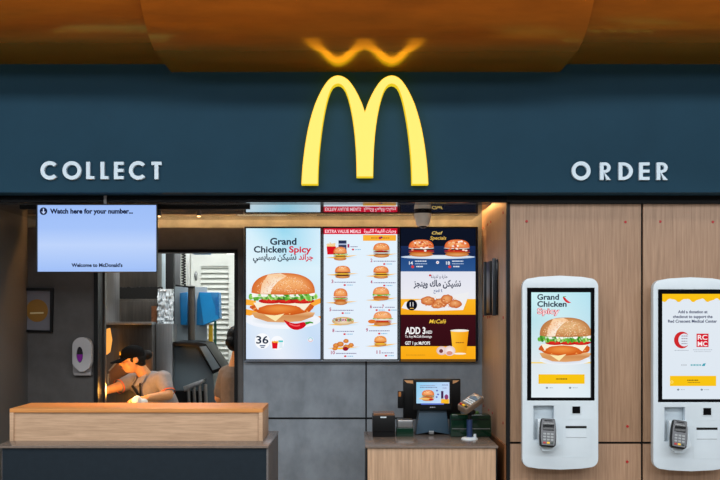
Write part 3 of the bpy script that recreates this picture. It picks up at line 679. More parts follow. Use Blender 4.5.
MB().box(xa,xa+tk,E0,E1,ZT,zt-tk).build('end_board', OAKH, t, bevel=.001)
MB().box(xb-tk,xb,E0,E1,ZT,zt-tk).build('end_board', OAKH, t, bevel=.001)
MB().box(xa+tk,xb-tk,E0+.012,E1-.02,ZT,zt-tk).build('recessed_front', OAKH, t)

# ------------------------------------------------------------------ order counter and what stands on it
H0, H1 = 6.0, 6.75; HZ = EYE-131*H0/F; HA, HB = .055, .868
t = thing('order_counter', 'oak fronted order counter with a stone top below the menu screens', 'counter', ((HA+HB)/2, (H0+H1)/2, 0))
MB().box(HA+.016,HB-.014,H0+.012,H0+.03,.08,HZ-.014).build('front_panel', OAKP, t, bevel=.001)
MB().box(HA+.006,HB-.004,H0+.02,H1-.01,0,HZ-.013).build('cabinet', BLACK, t, bevel=.001)
MB().box(HA,HB,H0,H1,HZ-.014,HZ).build('worktop', STONE, t, bevel=.002)
def hd(py): return (EYE-HZ)*F/(py-CY)               # distance where the worktop shows at this row
d = hd(437)
t = thing('receipt_printer', 'black receipt printer at the left end of the order counter', 'printer', P(383,437,d))
MB().pbox(372.6,395.2,415.6,437,d,.17).build('body', BLACKP, t, bevel=.006)
MB().pbox(373.4,394.6,413.2,416.2,d+.01,.14).build('lid', mat('bronze_gloss_lid', (120,84,60), .2), t, bevel=.003)
MB().pbox(380.4,386.4,416.6,418,d-.004,.005).build('paper_tip', WHITEP, t)
MB().pbox(374,394,431.4,432.2,d-.002,.004).build('seam', BLACKG, t)
t = thing('cash_tray', 'small glossy silver box between the black printer and the till stand', 'box', P(405,436.4,d))
MB().pbox(396.4,413.4,428.2,436.8,d+.02,.12).build('base', GREEN, t, bevel=.004)
MB().pbox(397,413,420,428.2,d+.025,.11).build('cover', STEEL, t, bevel=.008, seg=3)
d = hd(434.5)
t = thing('customer_display', 'small black customer screen showing a burger on a blue-grey stand', 'screen', P(432,434,d))
MB().pprism([(420,407),(446,407),(449.6,434.6),(433,431.6),(415.6,434.6)], d-.02, .16).build('stand', BGREY, t, bevel=.006)
MB().pbox(414,451.8,379.8,410.2,d-.06,.04).build('housing', BLACKP, t, bevel=.006, seg=3)
p = Pic(d-.0605)
p.tri([(416.4,382.2),(449.4,382.2),(449.4,403.4),(416.4,403.4)], [(140,206,240),(190,214,246),(214,226,250),(170,214,244)], [(0,1,2,3)])
p.lines(420,435,385.6,(150,150,190),.8); p.lines(420,437,387.4,(120,120,160),.8); small_burger(p,428,395.4,13,11,'yctlt',(226,110,60)); p.ell(431,399.4,2,1,(190,20,40)); p.ell(424,398.6,5,1,(240,190,110))
for x, y in ((437,390.6),(438,394.4),(436.6,397)): p.ell(x,y,1,.8,(90,90,190))
p.rect(441,399,449,403.4,(250,186,40)); p.rect(441,391,443.4,398.6,(70,40,80)); p.ell(446.4,397,2,2.6,(140,60,110)); p.lines(442,448,385,(110,120,170),.8); p.lines(442.6,447,388,(130,140,190),.8)
p.rect(416.4,403.4,449,404.6,(20,24,40)); p.rect(421,403.2,444,404.6,(90,110,200)); p.lines(429.8,435.2,407.2,(150,150,160),.9)
p.build('display', t)
MB().pbox(429,434,431,434.4,d-.045,.02).build('cable_plug', STEEL, t, bevel=.003)
t = thing('till_monitor', 'large black till monitor behind the small customer screen', 'monitor', P(432,434,d+.16))
q = d+.20
MB().pbox(403.2,460.6,379,419,q,.035).build('housing', BLACKP, t, bevel=.005)
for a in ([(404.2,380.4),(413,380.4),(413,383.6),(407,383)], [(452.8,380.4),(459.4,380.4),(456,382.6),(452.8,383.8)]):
    MB().pprism(a, q-.003, .004).build('corner_reflection', mat('painted_reflection', (214,160,110), .3), t)  # tan patches painted as lights reflected in the monitor's upper corners
MB().box(PX(420,q),PX(444,q),q-.03,q+.11,HZ,HZ+.012).box(PX(424,q),PX(440,q),q+.03,q+.07,HZ,PZ(414,q)).build('stand', BLACKP, t, bevel=.003)
MB().pbox(397.8,404,391.2,408.4,q-.02,.03).build('card_reader', BLACKP, t, bevel=.004)
MB().pbox(398.6,401,391.8,396.6,q-.0225,.004).build('reader_light', mat('bronze_light', (190,120,60), .3), t)
d = hd(437)
t = thing('donation_box', 'wide dark green glossy box at the right end of the order counter', 'box', P(471,437,d))
MB().pprism([(450.8,416.2),(452,414.4),(489,414.4),(491,416.4),(491.6,436.8),(450.6,436.8)], d, .1).build('body', GREEN, t, bevel=.006)
MB().pbox(452,490,428.4,429.2,d-.003,.004).build('lip', STEEL, t)
MB().pbox(451,490,419.2,420,d-.002,.003).build('seam', BLACKG, t)
MB().ball(P(477,413,d+.05), .014).build('knob', mat('leaf_green', (70,110,50), .5), t)
d = hd(439.4)
t = thing('terminal_stand', 'dark blue pole on a round white foot at the right of the order counter', 'stand', P(469.5,439.4,d))
b0 = P(469.5,439.2,d); b0.z = HZ
MB().lathe(b0, [(.054,0),(.054,.006),(.046,.013),(.018,.016)]).build('foot', WHITEP, t)
MB().tube(b0+Vector((0,0,.014)), Vector((b0.x,b0.y,PZ(419.6,d))), .0185).build('pole', DBLUE, t)
MB().tube(Vector((b0.x,b0.y,PZ(419.6,d))), Vector((b0.x+.004,b0.y,PZ(411,d))), .012).ball(Vector((b0.x+.006,b0.y,PZ(412,d))), (.034,.03,.02)).build('swivel', BLACKP, t)
MB().tube(b0+Vector((.034,-.01,.008)), b0+Vector((.034,-.01,.036)), .009).build('cable_clip', WHITEP, t)
c = P(470,403.4,d)+Vector((0,-.01,.0))
t = thing('card_terminal', 'tilted card terminal with colourful keys held up on the dark blue pole', 'card terminal', c)
u_ = Vector((.72,.50,.42)).normalized(); n_ = Vector((-.30,-.62,.72)); n_ = (n_-u_*n_.dot(u_)).normalized(); x_ = (-n_).cross(u_).normalized()*-1
x_ = u_.cross(n_).normalized(); y_ = -n_
if x_.cross(y_).dot(u_) < 0: x_ = -x_
M = Matrix.Translation(c) @ Matrix(((x_.x,y_.x,u_.x,0),(x_.y,y_.y,u_.y,0),(x_.z,y_.z,u_.z,0),(0,0,0,1)))
MB().prism([(-.040,.086),(.040,.086),(.045,.02),(.043,-.066),(.034,-.08),(-.034,-.08),(-.043,-.066),(-.045,.02)], -.02, .022).xf(M).build('body', mat('grey_brown_plastic', (110,96,84), .35), t, bevel=.007, seg=3)
MB().box(-.034,.034,-.024,-.019,.024,.072).xf(M).build('screen', mat('grey_blue_glass', (96,120,140), .15), t, bevel=.002)
k = MB()
for i in range(3):
    for j in range(3): k.box(-.032+j*.023,-.014+j*.023,-.026,-.019,.006-i*.018,.017-i*.018)
k.xf(M).build('keypad', WHITEP, t, bevel=.001)
for j, m in enumerate((RED, YEL, GREEN)): MB().box(-.032+j*.023,-.014+j*.023,-.026,-.019,-.066,-.053).xf(M).build('key', m, t, bevel=.001)
MB().ball(M @ Vector((.02,.0,.09)), .011).build('sensor_knob', WHITEP, t)

# ------------------------------------------------------------------ small things on the walls
cd = .687*F/103.6; cc = Vector((PX(422.8,cd), cd, ZC))
t = thing('security_camera', 'white dome security camera hanging from the gloss ceiling above the right menu screen', 'camera', cc)
MB().lathe(cc+Vector((0,0,-.014)), [(.056,.014),(.058,.008),(.058,0)]).build('ceiling_ring', BLACK, t)
MB().lathe(cc+Vector((0,0,-.098)), [(.030,0),(.040,.006),(.053,.05),(.058,.076),(.058,.083)]).build('dome_shell', mat('warm_white_plastic', (246,242,232), .4), t)
MB().ball(cc+Vector((0,0,-.09)), (.03,.03,.022)).build('lens', BLACKG, t)

q = P(80,377,DB)
t = thing('soap_dispenser', 'grey oval soap dispenser with purple soap on the wall beside the kitchen opening', 'dispenser', q)
def oval(cx, cy, rx, ry, n=28): return [(cx+rx*math.cos(2*PI*i/n), cy+ry*math.sin(2*PI*i/n)) for i in range(n)]
top = [(81.6+9.4*math.cos(PI+PI*i/16), 346.5+9.2*math.sin(PI+PI*i/16)) for i in range(17)]
MB().pprism([(72.8,372.5),(90.9,372.5),(90.9,375.6),(74,375.6)], DB-.05, .05).pbox(72.6,91,350,373,DB-.03,.03).build('back_plate', SILVERP, t, bevel=.005)
MB().pprism(top+[(91,362),(89,368),(84,371.5),(80,372),(75.4,368),(72.3,364)], DB-.09, .07, [oval(79.6,354.8,3.3,8)]).build('cover', mat('pale_grey_gloss', (186,184,186), .25), t, bevel=.012, seg=4, ang=60)
MB().pprism(oval(79.6,354.8,3.4,8.1), DB-.075, .02).build('sight_glass', mat('dark_glass', (46,42,48), .1), t)
MB().pprism([(79.6+3.2*math.cos(PI*i/14), 354.4+7.6*math.sin(PI*i/14)) for i in range(15)], DB-.079, .006).build('soap_level', PURPLE, t)
q = P(40,332,DB)
t = thing('certificate_frame', 'black framed white certificate with a gold round seal beside the left wall', 'picture', q)
MB().pprism([(20,288),(52.8,288),(52,332.6),(20,331.6)], DB-.03, .029, [[(22,290.6),(50,290.6),(49.6,330.4),(22,329.6)]]).build('frame', BLACK, t, bevel=.002)
MB().pprism([(21.5,290.2),(50.4,290.2),(50,330.8),(21.5,330)], DB-.012, .01).build('paper', mat('certificate_paper', (112,110,118), .5), t)
MB().pprism(oval(37,310.6,11,11.4), DB-.0135, .002).build('gold_seal', mat('gold_print', (140,96,14), .5), t)
mm = MB().pprism([(30,312.4),(43.5,312),(43.5,313.6),(30,314)], DB-.0145, .0015)
mm.build('seal_band', mat('pale_print', (214,190,140), .5), t)

t = thing('wall_rack', 'slim dark metal rack with two upright bars on the oak side wall', 'rack', Vector((XR, 6.6, PZ(314,6.6))))
z0, z1 = PZ(315,6.62), PZ(261.5,6.62)
MB().box(XR-.012,XR-.0005,6.36,6.90,z0,z1).build('back_plate', BLACKG, t, bevel=.003)
for y0, w in ((6.84,.024),(6.40,.03)):
    MB().box(XR-.032,XR-.010,y0,y0+w,z0-.005,z1+.01).build('upright_bar', mat('gunmetal', (34,42,50), .35), t, bevel=.004)
MB().box(XR-.03,XR-.010,6.55,6.72,z0+.01,z1).build('holder', BLACKP, t, bevel=.004)

# ------------------------------------------------------------------ kitchen
TZ = 1.04
t = thing('prep_table', 'steel prep table the uniformed worker leans over', 'table', (PX(140,7.9),7.8,0))
MB().box(-2.55,PX(212,7.9),7.40,7.86,TZ-.03,TZ).build('table_top', STEEL, t, bevel=.004)
for x in (-2.5, -1.3):
    for y in (7.44, 7.82): MB().tube((x,y,0),(x,y,TZ-.03),.02).build('leg', STEEL, t)
MB().box(-2.52,PX(210,7.9),7.44,7.82,.3,.32).build('shelf', STEEL, t)
def kbox(name, label, cat, x0, x1, y0, y1, d, depth, m, bevel=.004, floor=False):
    zb = 0 if floor else PZ(y1,d)
    return tag(MB().box(PX(x0,d),PX(x1,d),d,d+depth,zb,PZ(y0,d)).build(name, m, None, bevel), label, cat)
kbox('steel_locker', 'bright narrow steel locker under the number screen at the left of the kitchen', 'locker', 104,120,235,330,9.0,.3,STEEL,floor=True)
kbox('exhaust_duct', 'dark steel exhaust duct above the black roll in the kitchen', 'duct', 119.5,157.5,217,299.3,8.95,.2,STEELD)
t = thing('holding_cabinet', 'tall brownish steel holding cabinet behind the worker', 'cabinet', (PX(138,8.65),8.65,0))
MB().box(PX(119.5,8.65),PX(158,8.65),8.65,9.2,0,PZ(299,8.65)).build('body', STEELD, t, bevel=.004)
MB().pbox(121,156,301,325,8.64,.012).build('door', STEELD, t, bevel=.003)
MB().pbox(151.4,156.6,306,324,8.635,.008).build('label_plate', mat('copper_spots', (150,100,70), .35, metal=.6, noise=.4, nscale=60), t)
up = [(119.6+40*i/24, 287.4+random.uniform(-.9,.7)) for i in range(25)]; dn = [(119.6+40*i/24, 0) for i in range(25)]
zc_ = PZ(299,8.65); d = 8.72
mm = MB().prism([(PX(x,d),PZ(y,d)) for x, y in up]+[(PX(x,d),zc_+random.uniform(.0005,.008)) for x, y in dn[::-1]], d, d+.14)
tag(mm.build('cloth_roll', mat('black_cloth', (9,8,8), .9, noise=.4, nscale=40), None), 'ragged black cloth roll on top of the tall holding cabinet', 'cloth')
kbox('door_post', 'black upright post at the top of the kitchen opening', 'post', 165.5,173.5,235,300,8.9,.06,BLACK,floor=True)
kbox('pale_partition', 'pale bluish partition between the black post and the dark duct', 'partition', 156,166,235,292,9.3,.05,mat('pale_blue_white', (206,222,228), .5),floor=True)
kbox('steel_column', 'reddish reflecting steel column right of the worker', 'column', 156,172.4,324,420,8.5,.22,STEEL,floor=True)
# crumpled clear bag
mm = MB(); nx, ny = 12, 18; vs = []
for j in range(ny+1):
    for i in range(nx+1):
        v = P(157.6+15.4*i/nx+random.uniform(-.3,.3), 289+34.6*j/ny, 8.58); v.y += random.uniform(-.02,.02); vs.append(v)
vs += [v+Vector((0,.03,0)) for v in vs]; N = (nx+1)*(ny+1); fs = []
for j in range(ny):
    for i in range(nx):
        a = j*(nx+1)+i; fs += [(a,a+1,a+nx+2,a+nx+1), (N+a,N+a+nx+1,N+a+nx+2,N+a+1)]
for i in range(nx): fs += [(i,N+i,N+i+1,i+1), (ny*(nx+1)+i, ny*(nx+1)+i+1, N+ny*(nx+1)+i+1, N+ny*(nx+1)+i)]
for j in range(ny): a = j*(nx+1); fs += [(a,a+nx+1,N+a+nx+1,N+a), (a+nx,N+a+nx,N+a+2*nx+1,a+2*nx+1)]
tag(mm.add(vs, fs).build('plastic_bag', CLEAR, None), 'crumpled clear plastic bag hanging right of the black cloth roll', 'bag')
# station with heat lamp at the far left
t = thing('heat_station', 'brown steel heated serving station with an orange lamp at the left end', 'station', (PX(112,8.35),8.35,TZ))
MB().box(PX(97,8.35),PX(152,8.35),8.35,8.62,TZ-.3,PZ(323,8.35)).build('back_panel', STEELD, t, bevel=.003)
MB().pbox(97,152,322,324.6,8.2,.16).build('top_shelf', STEEL, t, bevel=.003)
a = [P(109,370,8.3),P(125,351.5,8.3),P(152,352,8.3),P(152,386,8.3),P(110,386,8.3)]
MB().prism([(v.x,v.z) for v in a], 8.29, 8.34).build('chute', mat('brown_steel', (120,84,56), .4, metal=.4), t, bevel=.002)
MB().add([P(108.2,370.6,8.28),P(109.6,371.4,8.28),P(126,353,8.28),P(124.6,352,8.28)]+[P(108.2,370.6,8.3),P(109.6,371.4,8.3),P(126,353,8.3),P(124.6,352,8.3)], [(0,1,2,3),(7,6,5,4),(0,4,5,1),(1,5,6,2),(2,6,7,3),(3,7,4,0)]).build('chute_rail', STEEL, t)
MB().pprism([(106.5,329),(109.4,328),(111.4,340),(109.6,352),(106,355)], 8.18, .03).build('heat_lamp', emis('orange_lamp', (1.0,.40,.08), 1.1), t)
MB().pbox(107.4,109.2,374,388,8.2,.03).build('tube_light', STEEL, t)
# pipe, film and blue boxes
t = thing('steel_pipe', 'thick upright steel pipe between the blue boxes', 'pipe', (PX(191.6,8.9),8.9,TZ))
MB().tube((PX(191.6,8.9),8.9,PZ(340.2,8.9)),(PX(191.6,8.9),8.9,PZ(286,8.9)),.032).build('pipe_body', STEELD, t)
MB().tube(P(175.5,285.3,8.86),P(195,287.6,8.86),.008).build('hook_bar', BLACK, t)
kbox('plastic_sheet', 'grey translucent plastic sheet behind the thick steel pipe', 'sheet', 174,207,287,346,9.15,.02,mat('grey_film', (150,162,170), .3),floor=True)
def bluebox(label, pts, d, depth):
    t = thing('paper_towel_box', label, 'box', P(pts[0][0], pts[0][1], d), 'blue boxes in the kitchen')
    MB().pprism(pts, d, depth).build('shell', BLUE, t, bevel=.006)
    return t
tb = bluebox('small blue box left of the thick steel pipe', [(179.6,293),(187,292),(187,325),(180.6,325)], 9.03, .119)
tb = bluebox('large folded blue box right of the thick steel pipe', [(199,292),(218.6,292.4),(219.4,318.6),(203,325.6),(196.4,325),(197,300)], 8.98, .169)
MB().add([P(199.4,293,8.965),P(210.4,293,8.97),P(218.6,318.6,8.97),P(203.6,325,8.96)]+[P(199.4,293,8.982),P(210.4,293,8.982),P(218.6,318.6,8.982),P(203.6,325,8.982)], [(0,1,2,3),(0,4,5,1),(1,5,6,2),(2,6,7,3),(3,7,4,0)]).build('folded_flap', mat('bright_blue_plastic', (10,130,196), .35), tb)
MB().pbox(215.4,217.8,297,315,8.965,.03).build('slot', mat('deep_blue_plastic', (8,100,170), .4), tb)
kbox('ceiling_tray', 'blue tray edge high against the kitchen ceiling', 'tray', 191,208,240,253.5,9.0,.2,BLUE)
kbox('yellow_strip', 'yellow upright strip below the large blue box', 'strip', 208.6,212.6,325,347,9.2,.02,YEL,floor=True)
kbox('green_post', 'thin green upright post in front of the louvred door', 'post', 213.8,216.4,318,372,9.3,.03,mat('green_paint', (24,84,72), .4),floor=True)
t = thing('spiral_rack', 'steel rack post with a dark coil hanging beside the louvred door', 'rack', P(182,286,9.4))
MB().box(PX(174,9.4),PX(180,9.4),9.4,9.45,0,2.6).build('post', STEEL, t)
mm = MB(); pv = None
for i in range(60):
    v = P(183.6,253+.55*i,9.3)+Vector((.018*math.cos(i*1.3),.018*math.sin(i*1.3),0))
    if pv is not None: mm.tube(pv, v, .006, n=6)
    pv = v
mm.build('coil', BLACK, t)
MB().pbox(186,189,236,286,9.4,.03).build('side_bar', KWHITE, t)
# ice machine
t = thing('ice_bin', 'dark slate machine with a slanted black lid below the blue boxes', 'machine', (PX(194,8.6),8.6,0))
bodyM = mat('slate_metal', (80,94,102), .4)
a = [(170,347),(197,344.6),(213,374),(216,404),(216,560),(170,560)]
MB().prism([(PX(x,8.6),max(0,PZ(y,8.6))) for x, y in a], 8.6, 9.05).build('body', bodyM, t, bevel=.01)
MB().pprism([(173,341.8),(199,342.2),(206,343.8),(223,369),(212.6,374.4),(196.6,347.2),(173,345.6)], 8.5, .5).build('lid', BLACKP, t, bevel=.008)
MB().pprism([(199.4,346.6),(206,346),(220,367.6),(212.6,370.4)], 8.492, .01).build('lid_window', mat('lid_grey', (104,116,124), .25), t, bevel=.003)
mm = MB(); q = [P(184.4,386,8.5),P(204.6,378.6,8.5),P(204.6,382.4,8.5),P(186,391,8.5)]
mm.prism([(v.x,v.z) for v in q], 8.42, 8.56).build('rail', STEEL, t, bevel=.004)
MB().pbox(172,206,391,404,8.54,.06).build('front_panel', BLACKP, t)
for i in range(4):
    x = 188.5+i*5.6; MB().tube(P(x,388.5-i*1.4,8.48),P(x+.8,406,8.48),.016,.014).build('dispenser_tube', STEEL, t)
t = thing('ceiling_light', 'small white light fitting on the kitchen ceiling above the louvred door', 'light', P(229,252,9.6))
MB().pbox(223,236,249,251,9.6,.3).build('housing', KWHITE, t)
MB().pbox(223.6,235.6,251,252.4,9.62,.26).build('diffuser', emis('white_tube', (1,1,.96), 2.5), t)

# ------------------------------------------------------------------ people
def basis(f, u):
    f = Vector(f).normalized(); u = Vector(u); s = f.cross(u).normalized(); u = s.cross(f)
    return Matrix(((s.x,f.x,u.x),(s.y,f.y,u.y),(s.z,f.z,u.z)))      # x right, y forward, z up
def head_parts(m, c, B):
    g = lambda x, y, z: Vector(c)+B @ Vector((x,y,z))
    m.ball(g(0,-.008,.03), (.074,.092,.082), B); m.ball(g(0,.022,-.035), (.060,.068,.078), B)
    m.ball(g(0,.05,-.082), (.030,.030,.024), B)
    m.cap(g(0,.088,.012), .010, g(0,.106,-.024), .013); m.ball(g(.012,.094,-.028), .009, B); m.ball(g(-.012,.094,-.028), .009, B)
    m.ball(g(0,.084,-.053), (.024,.012,.007), B); m.ball(g(0,.082,-.064), (.020,.012,.007), B)
    for s in (-1,1): m.ball(g(.072*s,-.012,-.008), (.010,.022,.034), B); m.ball(g(.034*s,.074,.022), (.020,.012,.008), B); m.ball(g(.044*s,.058,-.026), (.02,.022,.02), B)
def hand(m, wrist, dirv, palm_n, side, curl=.5):
    d = Vector(dirv).normalized(); n = Vector(palm_n).normalized(); s = d.cross(n).normalized()*side
    w = Vector(wrist)
    for k in (-1.2,-.4,.4,1.2): m.cap(w+d*.012+s*k*.012, .014, w+d*.082+s*k*.018, .0115)
    for k, L in zip((-1.5,-.5,.5,1.5), (.068,.078,.074,.058)):
        p = w+d*.086+s*k*.0185; a = d
        for j in range(3):
            a = (a+n*curl*.5).normalized(); q = p+a*L*(.45,.32,.25)[j]; m.cap(p, .0092-.001*j, q, .0085-.001*j); p = q
    p = w+d*.022-s*.028; a = (d*.7-s*.75+n*.25).normalized(); q = p+a*.042; m.cap(p,.012,q,.0105); m.cap(q,.0105,q+(a+d*.5+n*.3).normalized()*.034,.009)
D = 7.98
W = lambda px, py, dy=0: P(px, py, D+dy)
per = thing('person', 'person in a grey work shirt and black cap leaning over the prep table', 'person', (PX(172,D),8.3,0))
B = basis((-.88,-.42,-.16), (-.18,-.03,.98)); HC = W(132.5,359,0)
neck = W(146.5,377,.06)
m = MB(); head_parts(m, HC, B)
m.cap(HC+B @ Vector((0,-.03,-.055)), .05, neck, .056)
pel = W(168,424,.24); ch = W(152,388,.10)
m.cap(pel, .125, W(162,404,.18), .115); m.cap(W(162,404,.18), .115, ch, .125)
Ls, Rs = W(163,379,-.04), W(132,381,.16)
m.cap(ch, .11, Ls, .055); m.cap(ch, .11, Rs, .055); m.cap(ch, .10, neck, .055)
Le, Lw = W(168.5,395,-.12), W(148,397.8,-.26); m.cap(Ls,.052,Le,.041); m.cap(Le,.041,Lw,.027)
Re, Rw = W(116.5,387.5,.02), W(101,392,-.10); m.cap(Rs,.050,Re,.040); m.cap(Re,.040,Rw,.027)
hand(m, Lw, (-1,-.15,-.12), (0,.3,-1), 1, .25); hand(m, Rw, (-1,-.3,-.05), (0,.2,-1), 1, .3)
for s in (-1,1):
    hp = pel+Vector((.02,.09*s,-.06)); kn = Vector((pel.x+.04, pel.y+.10*s, .52)); an = Vector((pel.x+.06, pel.y+.10*s, .09))
    m.cap(hp,.09,kn,.058); m.cap(kn,.056,an,.038); m.cap(an,.04,an+Vector((-.16,-.02,-.05)),.032)
m.blend('body', SKIN, per, .009, 3)
m = MB(); m.cap(pel,.145,W(162,404,.18),.135); m.cap(W(162,404,.18),.135,ch,.143); m.cap(ch,.125,Ls,.072); m.cap(ch,.125,Rs,.070); m.cap(ch,.115,neck+(ch-neck)*.3,.078)
m.cap(Ls,.070,Ls+(Le-Ls)*.62,.060); m.cap(Rs,.068,Rs+(Re-Rs)*.62,.058)
sh = m.blend('shirt', SHIRT, per, .011, 4)
for a, b, r in ((Ls,Le,.0605),(Rs,Re,.0585)):
    u = (b-a).normalized(); q = a+(b-a)*.74+u*.012; MB().tube(q, q+u*.010, r+.002, r+.001, 24, False).build('sleeve_band', ORANGE, sh)
fwd = Vector((-.75,-.62,-.15)).normalized()
nb = neck+fwd*.04
for s in (-1, 1):
    sd = Vector((.62,-.75,0))*s
    MB().add([nb+sd*.02+fwd*.05+Vector((0,0,.01)), nb+sd*.075+Vector((0,0,.035)), nb+sd*.085+fwd*.045+Vector((0,0,-.025)), nb+sd*.035+fwd*.085+Vector((0,0,-.05))]+
             [nb+sd*.02+fwd*.042+Vector((0,0,.004)), nb+sd*.075+fwd*-.008+Vector((0,0,.03)), nb+sd*.085+fwd*.035+Vector((0,0,-.03)), nb+sd*.035+fwd*.075+Vector((0,0,-.055))],
             [(0,1,2,3),(7,6,5,4),(0,4,5,1),(1,5,6,2),(2,6,7,3),(3,7,4,0)]).build('collar', SHIRT, sh)
MB().cap(nb+fwd*.085+Vector((0,-.01,-.05)),.010,ch+fwd*.15+Vector((.03,-.02,-.03)),.011).cap(nb+fwd*.06+Vector((.05,-.06,-.03)),.007,ch+fwd*.15+Vector((.05,-.05,-.05)),.008).build('lanyard', BLACK, sh)
m = MB(); m.cap(pel+Vector((.02,0,-.02)),.15,pel+Vector((.03,0,-.12)),.14)
for s in (-1,1):
    kn = Vector((pel.x+.04, pel.y+.10*s, .52)); an = Vector((pel.x+.06, pel.y+.10*s, .1)); m.cap(pel+Vector((.02,.09*s,-.08)),.10,kn,.07); m.cap(kn,.07,an,.055)
m.blend('trousers', mat('navy_cloth', (24,30,48), .85), per, .014, 3)
# cap and hair
cap = MB(); top = HC+B @ Vector((0,-.006,.045))
vs = []; n, k = 28, 9
for j in range(k):
    th = PI/2*j/(k-1)
    for i in range(n): vs.append(top+B @ Vector((.084*math.cos(2*PI*i/n)*math.cos(th), .102*math.sin(2*PI*i/n)*math.cos(th), .082*math.sin(th)-.012)))
for i in range(n): vs.append(top+B @ Vector((.084*math.cos(2*PI*i/n), .102*math.sin(2*PI*i/n), -.034)))
fs = [(j*n+i,j*n+(i+1)%n,(j+1)*n+(i+1)%n,(j+1)*n+i) for j in range(k-1) for i in range(n)]+[(k*n+i,k*n+(i+1)%n,(i+1)%n,i) for i in range(n)]
cp = cap.add(vs, fs).build('cap', CAPM, per)
vs = []
for z in (0, -.006):
    for i in range(15):
        a = PI*(.14+.72*i/14); vs.append(top+B @ Vector((.082*math.cos(a), .100*math.sin(a), -.022+z)))
    for i in range(15):
        a = PI*(.14+.72*i/14); vs.append(top+B @ Vector((.080*math.cos(a), .070+.118*math.sin(a), -.040+z-.012*abs(math.cos(a)))))
fs = [(i,i+1,16+i,15+i) for i in range(14)]+[(30+15+i,30+16+i,31+i,30+i) for i in range(14)]+[(15+i,16+i,46+i,45+i) for i in range(14)]+[(31+i,30+i,i,i+1) for i in range(14)]
MB().add(vs, fs).build('brim', CAPM, cp)
e = top+B @ Vector((.012,.103,.018)); q = []
for x, z in ((-.016,-.014),(-.010,.012),(0,-.004),(.010,.012),(.016,-.014)): q.append((x,z))
mm = MB()
for i in range(4):
    a, b = q[i], q[i+1]; mm.tube(top+B @ Vector((a[0],.099+(-.004 if a[1]>0 else 0),.018+a[1])), top+B @ Vector((b[0],.099+(-.004 if b[1]>0 else 0),.018+b[1])), .0035, n=8)
mm.build('emblem', YEL, cp)
m = MB(); m.ball(HC+B @ Vector((0,-.022,.005)), (.079,.088,.072), B); m.ball(HC+B @ Vector((0,-.052,-.04)), (.060,.050,.045), B); m.ball(HC+B @ Vector((0,-.125,.012)), (.044,.042,.040), B); m.cap(HC+B @ Vector((0,-.085,.0)),.03,HC+B @ Vector((0,-.12,.01)),.03)
hr = m.blend('hair', HAIR, per, .007, 2)
MB().tube(HC+B @ Vector((0,-.094,.004)), HC+B @ Vector((0,-.102,.006)), .034, n=20).build('hair_tie', mat('brown_band', (110,60,50), .6), hr)
for s in (-1,1):
    MB().ball(HC+B @ Vector((.030*s,.083,.004)), (.013,.006,.006), B, 12, 8).build('eye', mat('eye_dark', (34,24,22), .2), per)
    MB().cap(HC+B @ Vector((.018*s,.090,.020)),.004,HC+B @ Vector((.044*s,.078,.022)),.003).build('eyebrow', HAIR, per)
MB().ball(HC+B @ Vector((0,.094,-.0585)), (.021,.006,.0065), B, 14, 8).build('lips', mat('lip', (176,84,70), .45), per)
m = MB(); c = W(137,399.6,-.36)
for i in range(9): m.ball(c+Vector((random.uniform(-.06,.06),random.uniform(-.03,.03),random.uniform(-.012,.02))), random.uniform(.018,.032))
bag = m.blend('paper_wrap', mat('white_paper', (232,222,208), .7), None, .008, 2)
bag.location.z += TZ-min((v.co.z for v in bag.data.vertices))+.0005
tag(bag, 'crumpled white paper wrap on the prep table in front of the worker', 'wrapper')

D = 7.7
per = thing('person', 'person in a brown-grey shirt seen from behind at the right kitchen frame', 'person', (PX(240,D),7.75,0))
HC = P(239.5,340,D); B = basis((.55,.83,-.05), (0,0,1)); neck = P(239,356,D)
m = MB(); head_parts(m, HC, B); m.cap(HC+Vector((0,0,-.06)),.05,neck,.056)
ch = P(239,382,D); pel = Vector((PX(240,D), D, 1.0)); m.cap(neck,.06,ch,.12); m.cap(ch,.12,pel,.125)
Ls, Rs = P(226.5,374,D+.04), P(257,372,D-.04)
for s_, e_, w_ in ((Ls, P(219.5,398,D+.04), Vector((PX(223,D), D+.22, 1.0))), (Rs, P(262,398,D-.02), Vector((PX(258,D), D+.2, 1.0)))):
    m.cap(ch+(neck-ch)*.45,.085,s_,.05); m.cap(s_,.05,e_,.04); m.cap(e_,.04,w_,.028); hand(m, w_, (.3,1,0), (0,0,-1), 1, .4)
for s in (-1,1):
    hp = pel+Vector((.08*s,0,-.06)); kn = Vector((hp.x,D+.02,.5)); an = Vector((hp.x,D,.09)); m.cap(hp,.09,kn,.06); m.cap(kn,.058,an,.04); m.cap(an,.04,an+Vector((.03,.15,-.05)),.032)
m.blend('body', SKIN, per, .010, 3)
m = MB(); m.cap(neck+Vector((0,0,-.055)),.06,ch,.142); m.cap(ch,.142,pel,.148)
for s_, e_ in ((Ls,P(219.5,398,D+.04)),(Rs,P(262,398,D-.02))): m.cap(ch+(neck-ch)*.35,.10,s_,.066); m.cap(s_,.066,s_+(e_-s_)*.75,.06)
m.blend('shirt', SHIRTD, per, .011, 3)
m = MB(); m.cap(pel+Vector((0,0,-.02)),.152,pel+Vector((0,0,-.1)),.14)
for s in (-1,1): kn = Vector((pel.x+.08*s,D+.02,.5)); an = Vector((pel.x+.08*s,D,.1)); m.cap(pel+Vector((.08*s,0,-.08)),.10,kn,.07); m.cap(kn,.07,an,.055)
m.blend('trousers', mat('black_cloth_trousers', (20,22,28), .85), per, .014, 3)
m = MB(); m.ball(HC+B @ Vector((0,-.02,.03)), (.083,.096,.088), B); m.ball(HC+B @ Vector((0,-.06,-.035)), (.066,.05,.055), B); m.ball(HC+B @ Vector((-.0,-.10,-.02)), .045, B)
m.blend('hair', HAIR, per, .008, 2)

